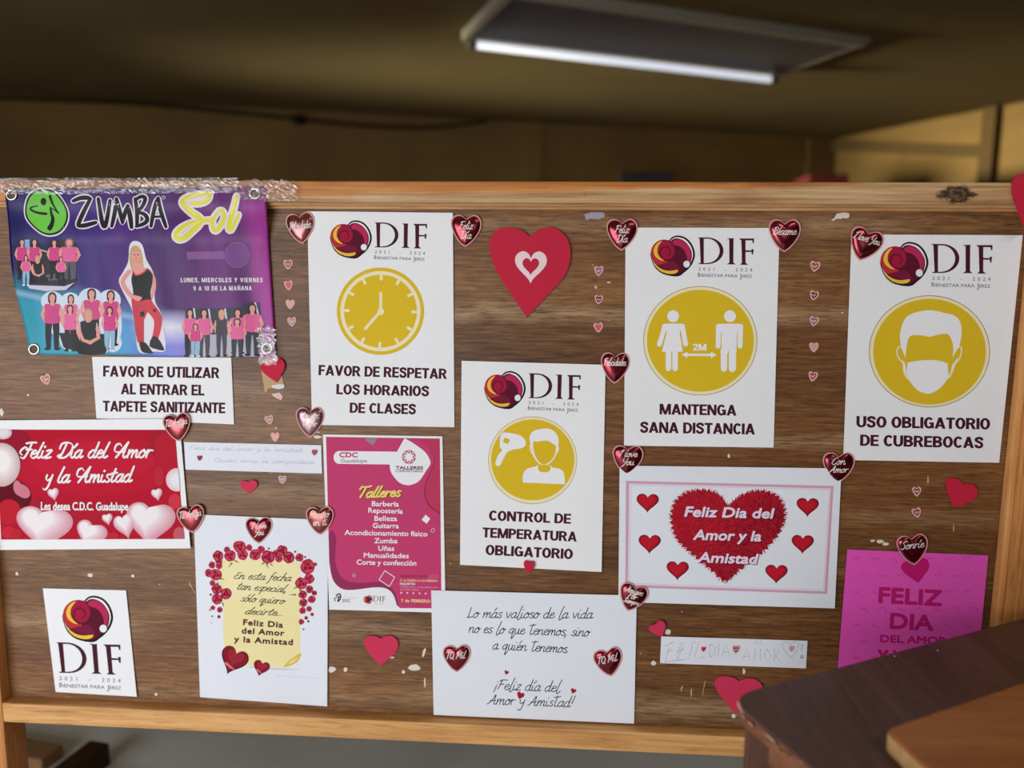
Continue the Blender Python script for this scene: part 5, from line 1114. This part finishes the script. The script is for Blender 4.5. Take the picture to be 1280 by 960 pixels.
def figure(A, K, x, y, h, shirt, hair, legs, lv, kneel=False, wide=1.0, turn=0.0):
    """printed photo of a person: x centre, y top of head, h height in K units"""
    W = h * wide
    A.add(K(*ell(x, y + .085 * h, .068 * W, .09 * h, 14)), hair, lv); A.add(K(*ell(x, y + .13 * h, .066 * W, .085 * h, 12)), hair, lv)
    A.add(K((x - .03 * W, y + .14 * h), (x + .03 * W, y + .14 * h), (x + .035 * W, y + .22 * h), (x - .035 * W, y + .22 * h)), SKIN, lv + 1)
    A.add(K(*ell(x + turn * .01 * W, y + .095 * h, .045 * W, .066 * h, 14)), SKIN, lv + 2)
    for sx in (-1, 1):
        for q in stroke([(x + sx * .11 * W, y + .24 * h), (x + sx * .155 * W, y + .38 * h), (x + sx * .10 * W, y + .50 * h)], .055 * W): A.add(K(*q), SKIN, lv + 1)
    A.add(K(*smooth([(x - .12 * W, y + .21 * h), (x - .04 * W, y + .20 * h), (x, y + .235 * h), (x + .04 * W, y + .20 * h), (x + .12 * W, y + .21 * h), (x + .105 * W, y + .36 * h), (x + .12 * W, y + .52 * h), (x - .12 * W, y + .52 * h), (x - .105 * W, y + .36 * h)], 2, True)), shirt, lv + 3)
    if not kneel:
        for sx in (-1, 1):
            for q in stroke([(x + sx * .055 * W, y + .52 * h), (x + sx * .065 * W, y + .74 * h), (x + sx * .06 * W, y + .94 * h)], lambda t: (.11 - .045 * t) * W): A.add(K(*q), legs, lv + 1)
            A.add(K(*ell(x + sx * .075 * W, y + .965 * h, .05 * W, .026 * h, 10)), WHT if legs is JEAN else BLK, lv + 2)
    else:
        A.add(K(*smooth([(x - .20 * W, y + .56 * h), (x - .05 * W, y + .50 * h), (x + .12 * W, y + .50 * h), (x + .26 * W, y + .60 * h), (x + .24 * W, y + .72 * h), (x - .14 * W, y + .72 * h)], 2, True)), BLK, lv + 1)
        for q in stroke([(x - .14 * W, y + .34 * h), (x - .08 * W, y + .50 * h), (x + .04 * W, y + .54 * h)], .05 * W) + stroke([(x + .14 * W, y + .34 * h), (x + .16 * W, y + .46 * h), (x + .02 * W, y + .54 * h)], .05 * W): A.add(K(*q), SKIN, lv + 4)
# lone dancer
A = Art(ban_p, None, 4.0); K = C(0, 220, 3.556); GL = vk((224, 216, 226))
A.add(K(*smooth([(598, 288), (632, 305), (650, 370), (682, 430), (688, 500), (690, 560), (716, 610), (730, 690), (735, 775), (690, 780), (640, 790), (612, 770), (602, 690), (588, 600), (560, 540), (528, 470), (545, 430), (570, 380), (575, 310)], 3, True)), GL, 1)
A.add(K(*smooth([(600, 308), (622, 322), (634, 360), (640, 405), (655, 412), (632, 420), (600, 448), (590, 430), (576, 380), (580, 326)], 3, True)), BLOND, 2)
for q in stroke(smooth([(575, 425), (545, 470), (572, 520), (600, 545)], 4), 20) + stroke(smooth([(660, 420), (682, 455), (684, 500), (672, 540)], 4), 18): A.add(K(*q), SKIN, 3)
A.add(K((592, 385), (618, 385), (650, 415), (640, 440), (590, 440)), SKIN, 3)
A.add(K(*smooth([(592, 425), (606, 440), (636, 432), (654, 412), (678, 440), (676, 480), (668, 520), (672, 556), (640, 562), (600, 552), (590, 500), (584, 460)], 3, True)), BLK, 4)
for q in stroke(smooth([(590, 425), (604, 442), (634, 432), (655, 412)], 3), 6): A.add(K(*q), vk((190, 40, 60)), 5)
A.add(K(*ell(606, 352, 20, 26, 18)), SKIN, 5)
A.add(K(*smooth([(590, 340), (600, 322), (618, 330), (626, 350), (620, 338), (604, 334)], 2, True)), BLOND, 6)
for x, y, w, h_, m_ in ((598, 350, 4, 2.4, BLK), (613, 350, 4, 2.4, BLK), (605, 366, 5, 2.2, vk((190, 70, 80)))): A.add(K(*ell(x, y, w, h_, 8)), m_, 6)
A.add(K(*smooth([(584, 545), (620, 555), (668, 550), (676, 570), (640, 640), (640, 740), (610, 735), (596, 640)], 2, True)), vk((200, 48, 62)), 5)
for q in stroke(smooth([(655, 570), (695, 620), (702, 660), (690, 720)], 4), lambda t: 46 - 18 * t): A.add(K(*q), vk((206, 52, 66)), 5)
A.add(K((622, 605), (642, 600), (640, 624), (624, 626)), BLK, 6); A.add(K((678, 592), (692, 590), (694, 604), (682, 604)), BLK, 6)
A.add(K(*smooth([(572, 530), (600, 530), (632, 540), (615, 556), (590, 545)], 2, True)), SKIN, 6)
A.add(K(*smooth([(620, 738), (648, 742), (672, 775), (680, 788), (640, 786), (625, 770)], 2, True)), BLK, 6); A.add(K(*smooth([(676, 715), (700, 718), (728, 765), (724, 776), (694, 770), (664, 756)], 2, True)), BLK, 6)
A.build('dancer_photo', root)
# three group photos
A = Art(ban_p, None, 4.0); K = C(15, 225, 6.4)
A.add(K(*smooth([(50, 480), (120, 470), (190, 470), (240, 540), (320, 490), (460, 470), (520, 540), (515, 700), (505, 830), (430, 880), (280, 890), (140, 860), (105, 760), (70, 640)], 3, True)), vk((40, 34, 46)), 1)
A.add(K((120, 840), (420, 850), (500, 820), (430, 880), (280, 890), (140, 868)), vk((200, 196, 214)), 2); A.add(K((140, 770), (420, 745), (400, 800), (180, 810)), vk((96, 90, 96)), 2); A.add(K((215, 550), (300, 575), (300, 586), (215, 562)), vk((180, 170, 190)), 2); A.add(K((86, 480), (140, 476), (142, 545), (110, 560)), vk((130, 170, 210)), 2)
for i, q in enumerate(((80, 470, 330, PNK2, HAIR, BLK, 1.0), (180, 470, 340, PNK2, HAIR, BLK, 1.0), (338, 475, 320, PNK2, HAIR, BLK, 1.05), (458, 468, 345, PNK, vk((150, 96, 80)), vk((84, 82, 92)), 1.5))): figure(A, K, *q[:6], 3, wide=q[6])
figure(A, K, 112, 600, 250, PNK, HAIR, JEAN, 8); figure(A, K, 392, 610, 240, PNK, HAIR, BLK, 8); figure(A, K, 205, 605, 300, BLK, BLOND, BLK, 9, kneel=True)
A.build('group_photo', root)
A = Art(ban_p, None, 4.0); K = C(40, 350, 7.11)
for x, y, rx, ry in ((180, 190, 100, 90), (340, 200, 90, 90), (520, 170, 110, 100), (690, 180, 100, 95), (250, 330, 110, 120), (450, 380, 320, 180), (720, 400, 80, 200), (330, 520, 90, 110), (500, 560, 160, 80), (720, 560, 80, 80)): A.add(K(*ell(x, y, rx, ry, 24)), vk((206, 216, 230)), 1)
for q in ((180, 110, 520, PNK2, HAIR, BLK, 1.1), (345, 128, 450, PNK, HAIR, BLK, 1.0), (530, 76, 520, PNK2, HAIR, BLK, 1.15), (700, 92, 500, PNK2, HAIR, BLK, 1.1)): figure(A, K, *q[:6], 3, wide=q[6])
A.add(K((240, 470), (640, 480), (690, 620), (480, 660), (280, 600)), vk((34, 26, 32)), 7)
figure(A, K, 338, 220, 420, PNK, HAIR, BLK, 8, wide=1.05); figure(A, K, 690, 235, 410, PNK2, HAIR, JEAN, 8, wide=1.05); figure(A, K, 500, 255, 560, BLK, BLOND, BLK, 10, kneel=True, wide=1.05)
A.build('group_photo', root)
A = Art(ban_p, None, 4.0); K = C(210, 340, 8.73)
A.add(K((190, 400), (270, 395), (440, 400), (620, 395), (800, 385), (850, 340), (940, 322), (1000, 340), (1022, 560), (1000, 920), (200, 925), (185, 700)), vk((58, 56, 70)), 1)
A.add(K((350, 680), (1000, 690), (990, 922), (230, 925)), vk((178, 178, 192)), 2)
for a, b in (((282, 396), (296, 500)), ((445, 402), (480, 660)), ((622, 398), (650, 600)), ((950, 330), (1010, 560))): A.add(K((a[0] - 9, a[1]), (a[0] + 9, a[1]), (b[0] + 9, b[1]), (b[0] - 9, b[1])), vk((206, 206, 216)), 2)
for q in ((240, 402, 530, PNK, HAIR, BLK, 1.0), (395, 400, 540, PNK, HAIR, vk((70, 62, 76)), 1.05), (585, 410, 520, vk((64, 58, 66)), BLOND, vk((70, 60, 72)), 1.0), (760, 400, 500, PNK, HAIR, BLK, 1.2), (920, 345, 580, PNK, HAIR, vk((62, 62, 70)), 1.2)): figure(A, K, *q[:6], 4, wide=q[6])
figure(A, K, 300, 562, 370, PNK2, HAIR, JEAN, 9, wide=1.2); figure(A, K, 755, 505, 430, PNK, HAIR, vk((48, 44, 50)), 9, wide=1.35)
A.build('group_photo', root)
M_STEEL = mat((214, 210, 204), 0.25, 0.9)
for x, y in ((14, 243.5), (318, 242), (42, 436.5), (333.5, 435.5)):
    bm = bmesh.new(); rg = []
    for k in range(20):
        a = 2 * PI * k / 20; rw2 = []
        for rad, hh in ((7.4, 0.0002), (7.2, 0.0012), (6.2, 0.0019), (5.0, 0.0014), (4.5, 0.0002)): px, py = x + rad * math.cos(a), y + rad * math.sin(a); rw2.append(bm.verts.new(P(px, py, ban_h(x, y) + 0.0004 + hh)))
        rg.append(rw2)
    for k in range(20):
        for j in range(4): bm.faces.new([rg[k][j], rg[k][j + 1], rg[(k + 1) % 20][j + 1], rg[(k + 1) % 20][j]])
    g_ = link_mesh('grommet', finish(bm), M_STEEL, root, smooth=True)
    A = Art(lambda px, py: ban_h(x, y) + 0.0003); A.add(ell(x, y, 4.6, n=14), mat((98, 84, 60), 0.6), 1); A.build('eyelet', g_)

# ------------------------------------------------------------------ clear tape
def tape_mat():
    m = bpy.data.materials.new('clear_tape'); m.use_nodes = True; t = NT(m); nt = m.node_tree; out = nt.nodes['Material Output']; nt.nodes.remove(nt.nodes['Principled BSDF'])
    tr = t.n('ShaderNodeBsdfTransparent'); tr.inputs[0].default_value = (0.96, 0.95, 0.93, 1); gl = t.n('ShaderNodeBsdfGlossy'); gl.inputs['Roughness'].default_value = 0.18; gl.inputs['Color'].default_value = (1, 1, 1, 1)
    df = t.n('ShaderNodeBsdfDiffuse'); df.inputs[0].default_value = (0.8, 0.78, 0.74, 1)
    b = t.bump(t.noise(t.coords((60, 60, 90)), 1, 5, 0.65, 0.8), 0.9, 0.004); t.link(b, gl.inputs['Normal'])
    m1 = t.n('ShaderNodeMixShader'); m1.inputs[0].default_value = 0.22; t.link(tr.outputs[0], m1.inputs[1]); t.link(gl.outputs[0], m1.inputs[2])
    m2 = t.n('ShaderNodeMixShader'); m2.inputs[0].default_value = 0.06; t.link(m1.outputs[0], m2.inputs[1]); t.link(df.outputs[0], m2.inputs[2]); t.link(m2.outputs[0], out.inputs[0]); return m
M_TAPE = tape_mat()
def tape(corners, h0, label, rough=0.002, seed=1, edge=3.0):
    r = random.Random(seed); jit = {}
    def hf(px, py): k = (round(px, 2), round(py, 2)); jit.setdefault(k, r.random() * rough); return h0 + jit[k]
    def ed(x, y, s, t): e = edge * max(abs(2 * s - 1) ** 4, abs(2 * t - 1) ** 4); return x + r.uniform(-1, 1) * e, y + r.uniform(-.5, .5) * e
    n = 26; bm = bmesh.new(); tl, tr, br, bl = corners; g = []
    m = max(4, int(abs(bl[1] - tl[1]) / 2.6)); n = max(6, int(abs(tr[0] - tl[0]) / 3))
    for j in range(m + 1):
        t = j / m; row = []
        for i in range(n + 1):
            s = i / n; x = (tl[0] * (1 - s) + tr[0] * s) * (1 - t) + (bl[0] * (1 - s) + br[0] * s) * t; y = (tl[1] * (1 - s) + tr[1] * s) * (1 - t) + (bl[1] * (1 - s) + br[1] * s) * t
            x, y = ed(x, y, s, t); row.append(bm.verts.new(P(x, y, hf(x, y))))
        g.append(row)
    for j in range(m):
        for i in range(n): bm.faces.new([g[j][i], g[j + 1][i], g[j + 1][i + 1], g[j][i + 1]])
    o = link_mesh('clear_tape', bm, M_TAPE, None, P((bl[0] + br[0]) / 2, (bl[1] + br[1]) / 2, h0))
    return tag(o, label, 'tape', 'strips of clear tape on the banner')
tape([(296, 224), (371, 225), (371, 252), (296, 250)], 0.0255, 'crumpled clear tape over the upper right corner of the purple banner', 0.004, 3)
tape([(-6, 222.5), (297, 222), (297, 241), (-6, 243)], 0.0265, 'long clear tape strip along the upper edge of the purple banner', 0.002, 4, 1.5)
tape([(321, 408), (343, 408), (346, 456), (324, 456)], 0.0085, 'short clear tape piece on the lower right corner of the purple banner', 0.0015, 5)

# ------------------------------------------------------------------ red foam hearts
M_FOAM = mat((196, 34, 62), 0.7, 0, 0.2); M_FOAM2 = mat((206, 52, 86), 0.7, 0, 0.2)
FG = 'red foam hearts'
def foam(cx, cy, w, h, rot, label, h0=0.0006, th=0.0026, m=M_FOAM, unit=None):
    bm = bmesh.new(); slab(bm, heart(cx, cy, w, h, rot, unit or FOAM), h0, h0 + th); finish(bm)
    o = link_mesh('foam_heart', bm, m, None, P(cx, cy + h * .45, h0)); return tag(o, label, 'heart', FG)
big = foam(662, 340, 101, 111, 0.02, 'largest red foam heart, with a white heart outline glued in its middle', 0.001, 0.003)
A = Art(lambda x, y: 0.0043)
oh = heart(663.5, 334.5, 40, 41, 0.02); ih = heart(663.5, 333.5, 21, 21.5, 0.02); A.add(strip(oh, ih, True), mat((240, 214, 216)), 2)
ins = A.build('white_heart_cutout', big); ins['label'] = 'white paper heart outline'
foam(342.5, 464, 30, 28, -0.28, 'small red foam heart stuck on a tan tape piece below the purple banner', 0.0016)
foam(311, 609, 21.5, 16.5, -0.06, 'tiny red foam heart under the pencil strip left of the magenta poster', m=M_FOAM2)
foam(476.3, 813.5, 42.5, 37.5, 0.0, 'red foam heart below the magenta workshop poster', m=M_FOAM2)
foam(823.5, 787.5, 21, 19, -0.5, 'small tilted red foam heart at the upper left corner of the outlined pencil strip', 0.0026, m=M_FOAM2)
foam(922.5, 869.5, 60, 45, 0.10, 'red foam heart partly hidden by the desk corner', m=M_FOAM2)
foam(1199.5, 618.5, 41, 35, 0.36, 'tilted red foam heart between the mask notice and the magenta pink sheet')
foam(661, 709.5, 13.5, 16, 0.1, 'tiny red foam heart on the lower edge of the thermometer notice', 0.0036)
foam(1291, 253, 60, 66, 0.25, 'red foam heart cut off by the right edge, on the top rail', 0.0212, 0.0028)
# tan tape and scraps
def scrap(name, pts, h0, m, label, cat, lv=0.0004, hf=None):
    bm = bmesh.new(); slab(bm, pts, h0, h0 + lv); finish(bm); o = link_mesh(name, bm, m, None, P(*max(pts, key=lambda p: p[1]), h0)); return tag(o, label, cat)
K = C(300, 420, 6.857)
scrap('masking_tape', K((170, 228), (240, 190), (318, 165), (330, 240), (382, 430), (300, 440), (240, 452), (232, 482), (212, 478), (195, 370)), 0.0006, mat((196, 160, 122), 0.6), 'tan masking tape piece behind the small red heart below the banner', 'tape')
scrap('paper_scrap', K((268, 425), (340, 412), (382, 418), (376, 446), (330, 456), (280, 446)), 0.0012, mat((226, 220, 216)), 'white paper shred at the foot of the tan tape piece', 'paper scrap')
scrap('paper_scrap', K((272, 495), (300, 492), (340, 484), (368, 520), (352, 550), (310, 532), (280, 512)), 0.0004, mat((232, 190, 184)), 'torn pink sticker scrap just below the tan tape piece', 'paper scrap')
K = C(560, 220, 4.923)
scrap('paper_scrap', K((838, 236), (868, 228), (880, 222), (960, 224), (966, 250), (930, 266), (872, 262), (852, 274)), 0.0004, mat((168, 156, 172)), 'greyish torn label remnant under the top rail, centre', 'paper scrap')
K = C(1000, 240, 4.571)
scrap('glue_blob', K((178, 160), (196, 150), (210, 124), (238, 118), (258, 116), (284, 124), (280, 146), (262, 152), (250, 146), (236, 154), (212, 152), (192, 164)), 0.0003, mat((226, 216, 206)), 'white dried glue blob with a thin tail under the top rail, right', 'glue', 0.0012)

# ------------------------------------------------------------------ shiny foil heart stickers
def foil_mat(c, r=0.24):
    m = bpy.data.materials.new('red_foil'); m.use_nodes = True; b = m.node_tree.nodes['Principled BSDF']; t = NT(m)
    b.inputs['Base Color'].default_value = c + (1,); b.inputs['Metallic'].default_value = 0.92; b.inputs['Roughness'].default_value = r
    b.inputs['Coat Weight'].default_value = 0.3; b.inputs['Coat Roughness'].default_value = 0.1
    t.link(t.bump(t.noise(t.coords((55, 55, 55)), 1, 2, 0.5), 0.12, 0.003), b.inputs['Normal']); return m
M_FOIL = foil_mat((0.29, 0.028, 0.045)); M_FOIL_REFL = foil_mat((0.40, 0.22, 0.24), 0.3)  # second foil is paler: a bright reflection put into the base colour
M_RIM = mat((216, 152, 150), 0.5); M_INK = mat((250, 236, 230), 0.6)
def foil(cx, cy, w, h, rot, lines, label, h0=0.0028, m=M_FOIL, dome=0.0052):
    """puffed foil heart on a pale pink backing, lettering on its face"""
    lab = thing('foil_heart_sticker', label, 'sticker', P(cx, cy + h * .45, h0), 'shiny foil heart stickers with lettering')
    bm = bmesh.new(); slab(bm, heart(cx, cy, w, h, rot, STICK), h0, h0 + 0.0006); finish(bm); link_mesh('backing', bm, M_RIM, lab)
    NR = 9; inner = heart(cx, cy - 0.2, w * 0.915, h * 0.91, rot, STICK); NA = len(inner); c0 = (cx, cy - h * .04)
    prof = lambda t: h0 + 0.0007 + dome * (1 - t ** 2.3) ** 0.62
    bm = bmesh.new(); rings = []
    for j in range(NR):
        t = 1 - j / NR; rings.append([bm.verts.new(P(c0[0] + (x - c0[0]) * t, c0[1] + (y - c0[1]) * t, prof(t))) for x, y in inner])
    top = bm.verts.new(P(c0[0], c0[1], prof(0)))
    for j in range(NR - 1):
        for k in range(NA): bm.faces.new([rings[j][k], rings[j][(k + 1) % NA], rings[j + 1][(k + 1) % NA], rings[j + 1][k]])
    for k in range(NA): bm.faces.new([rings[-1][k], rings[-1][(k + 1) % NA], top])
    link_mesh('foil_face', finish(bm), m, lab, smooth=True)
    an = sorted((math.atan2(y - c0[1], x - c0[0]), math.hypot(x - c0[0], y - c0[1])) for x, y in inner)
    def hf(px, py):
        a = math.atan2(py - c0[1], px - c0[0]); d = math.hypot(px - c0[0], py - c0[1]); R = an[-1][1]
        for (a0, r0), (a1, r1) in zip(an, an[1:]):
            if a0 <= a <= a1: R = r0 + (r1 - r0) * (a - a0) / max(1e-6, a1 - a0); break
        return prof(min(1.0, d / R)) + 0.0007
    A = Art(hf); A.maxedge = 1.3; c_, s_ = math.cos(rot), math.sin(rot); n = len(lines)
    for txt, y0, wd, xh in lines:
        p0 = (cx + (-wd / 2 * w) * c_ - (y0 * h) * s_, cy + (-wd / 2 * w) * s_ + (y0 * h) * c_); p1 = (cx + (wd / 2 * w) * c_ - (y0 * h) * s_, cy + (wd / 2 * w) * s_ + (y0 * h) * c_)
        A.add(pen(txt, p0, p1, xh, 0.95, 0.32, (0.9, 0.6), 0.92), M_INK, 1)
    A.build('lettering', lab)
    return lab
ILY = [('I love', -0.12, .62, 4.4), ('You', 0.16, .42, 4.6)]
FD = [('Feliz', -0.06, .46, 5.0), ('Día', 0.24, .36, 5.2)]
foil(376, 285.3, 35.5, 39, -0.14, [('Felicidades', 0.02, .78, 5.0)], 'shiny heart sticker at the upper left corner of the clock notice', m=foil_mat((0.42, 0.13, 0.13), 0.28))
foil(582.5, 288.6, 38, 40, 0.02, FD, 'shiny heart sticker at the upper right corner of the clock notice')
foil(777.5, 293.4, 39, 39.5, 0.0, FD, 'shiny heart sticker at the upper left corner of the two-figures notice')
foil(981, 294.5, 40, 41, 0.0, [('Bésame', -0.03, .74, 5.2)], 'shiny heart sticker at the upper right corner of the two-figures notice')
foil(1081.5, 306, 42, 41, 0.3, [('I love You', -0.10, .82, 5.0)], 'tilted shiny heart sticker at the upper left corner of the mask notice')
foil(769, 460, 36, 39, 0.02, [('Felicidades', -0.08, .78, 4.8)], 'shiny heart sticker at the upper right corner of the thermometer notice')
foil(784.7, 575.3, 38.5, 37, 0.03, ILY, 'shiny heart sticker at the upper left corner of the furry heart card')
foil(1048.5, 584.5, 40, 38, 0.0, [('Con', -0.10, .42, 4.8), ('Amor', 0.16, .62, 4.6)], 'shiny heart sticker at the upper right corner of the furry heart card')
foil(221.5, 534.3, 34, 35, -0.16, [('Tu Amiga', -0.08, .80, 4.6)], 'shiny heart sticker at the upper right corner of the red card', 0.0046, m=foil_mat((0.38, 0.06, 0.07), 0.26))
foil(239, 649, 34, 34, -0.16, [('Tu Amiga', -0.08, .80, 4.6)], 'shiny heart sticker between the red card and the rose parchment poster', 0.0046, m=foil_mat((0.38, 0.06, 0.07), 0.26))
foil(323.7, 663, 33.3, 32.5, -0.05, [('I Love', -0.08, .56, 4.0), ('You', 0.18, .36, 3.8)], 'shiny heart sticker on the rose parchment poster, at its upper centre', 0.0034)
foil(400, 651, 34.5, 35, -0.05, [('Pienso', -0.12, .72, 4.8), ('en ti', 0.16, .50, 4.8)], 'shiny heart sticker bridging the rose parchment poster and the magenta poster', 0.0036, m=foil_mat((0.38, 0.09, 0.08), 0.28))
foil(387.6, 527.8, 35.3, 38, -0.03, [('Amigos', -0.12, .66, 4.4), ('4 ever', 0.14, .52, 4.2)], 'shiny heart sticker with a bright reflection painted into its foil at the lower left corner of the clock notice', m=M_FOIL_REFL)
foil(571, 823.3, 34.3, 33.5, -0.05, [('TQ Mil', 0.0, .72, 4.8)], 'shiny heart sticker on the handwritten verse sheet, left one', 0.0044)
foil(761, 828, 35.7, 35, -0.22, [('TQ Mil', 0.0, .72, 4.8)], 'shiny heart sticker on the handwritten verse sheet, right one', 0.0044)
foil(790.6, 747.2, 35.6, 34.5, 0.28, [('Amigos', -0.16, .66, 3.8), ('Por', 0.04, .34, 3.8), ('Siempre', 0.22, .56, 3.2)], 'tilted shiny heart sticker where the furry heart card meets the handwritten verse', 0.0048)
foil(1141.3, 687.3, 39, 38, -0.12, [('Sonríe', -0.05, .76, 5.2)], 'shiny heart sticker on the upper edge of the magenta pink sheet')

# ------------------------------------------------------------------ small heart stickers
MINI = [(360.2, 330.7, 11.4, -0.05, (150, 96, 84), 'first from above in the column beside the clock notice'), (360.8, 356.8, 11.2, -0.15, (206, 110, 112), 'second from above in the column beside the clock notice'), (362.8, 380.5, 11.6, 0.0, (214, 170, 166), 'third from above in the column beside the clock notice'), (364.8, 402.3, 11.2, -0.08, (166, 148, 156), 'lowest in the column beside the clock notice'),
        (748.5, 338.8, 11.8, 0.0, (150, 92, 140), 'purple one, right of the largest red heart'), (748.5, 374.6, 10.8, 0.05, (110, 34, 40), 'dark one right of the tip of the largest red heart'), (748, 409.5, 11.6, -0.1, (206, 96, 110), 'bright pink one above the shiny heart of the thermometer notice'),
        (1018.7, 333.2, 12.6, 0.15, (160, 66, 70), 'topmost in the column between the two-figures and mask notices'), (1017.5, 369.4, 11.4, 0.25, (112, 36, 42), 'dark one, second in the column between the two-figures and mask notices'), (1017.6, 401.8, 11.8, 0.2, (150, 90, 132), 'purple one in the column between the two-figures and mask notices'), (1017.4, 434.2, 11.8, 0.0, (206, 160, 156), 'pale one in the column between the two-figures and mask notices'), (1016.2, 470.8, 11.8, 0.15, (156, 70, 74), 'lowest in the column between the two-figures and mask notices'),
        (1146, 614.6, 11.4, -0.05, (140, 70, 66), 'upper of two above the magenta pink sheet'), (1146, 641, 11.6, -0.3, (150, 60, 60), 'lower of two above the magenta pink sheet'),
        (57.5, 474.6, 12.6, -0.4, (176, 128, 118), 'faded torn one left of the sanitizing mat notice'), (336.6, 525, 10.8, -0.25, (170, 132, 118), 'upper of two left of the heart with the painted reflection'), (344, 546.4, 11.2, -0.05, (222, 176, 166), 'pale one just above the faint pencil strip'), (353, 599.6, 10.2, 0.0, (150, 150, 160), 'greyish one under the faint pencil strip'),
        (249.4, 572.8, 6.0, 0.0, (150, 50, 64), 'tiny dark one on the left of the faint pencil strip', 1), (393, 565.8, 6.8, 0.0, (166, 76, 88), 'tiny one at the right end of the faint pencil strip', 1),
        (879.4, 811.8, 5.6, 0.05, (206, 44, 66), 'tiny bright red one on the outlined pencil strip', 1), (920, 812.2, 9.6, 0.0, (140, 76, 76), 'brownish one in the middle of the outlined pencil strip', 1), (989.5, 811.2, 6.6, 0.1, (206, 160, 160), 'pale one inside the drawn heart of the outlined pencil strip', 1), (502.5, 0, 0, 0, None, None)]
for q in MINI:
    x, y, w, rot, c, lab = q[:6]
    if not w: continue
    on = len(q) > 6; h0 = 0.0026 if on else 0.0004
    bm = bmesh.new(); slab(bm, heart(x, y, w, w * 1.06, rot, STICK), h0, h0 + 0.0004); finish(bm)
    o = link_mesh('heart_sticker', bm, mat((226, 168, 162), 0.5) if not (on and w < 7) else mat(c, .5), None, P(x, y + w * .4, h0)); tag(o, 'small heart sticker, ' + lab, 'sticker', 'small heart stickers')
    A = Art(lambda a, b: h0 + 0.0005)
    A.add(heart(x, y - .2, w * .68, w * .70, rot, STICK), mat(c, 0.4), 1)
    if w > 9 and c[0] < 200:
        for k in range(3): A.add(ell(x - w * .16 + k * w * .15, y - w * .08 + (k % 2) * w * .12, w * .09, w * .06, 6), M_INK, 2)
    A.build('printed_face', o)
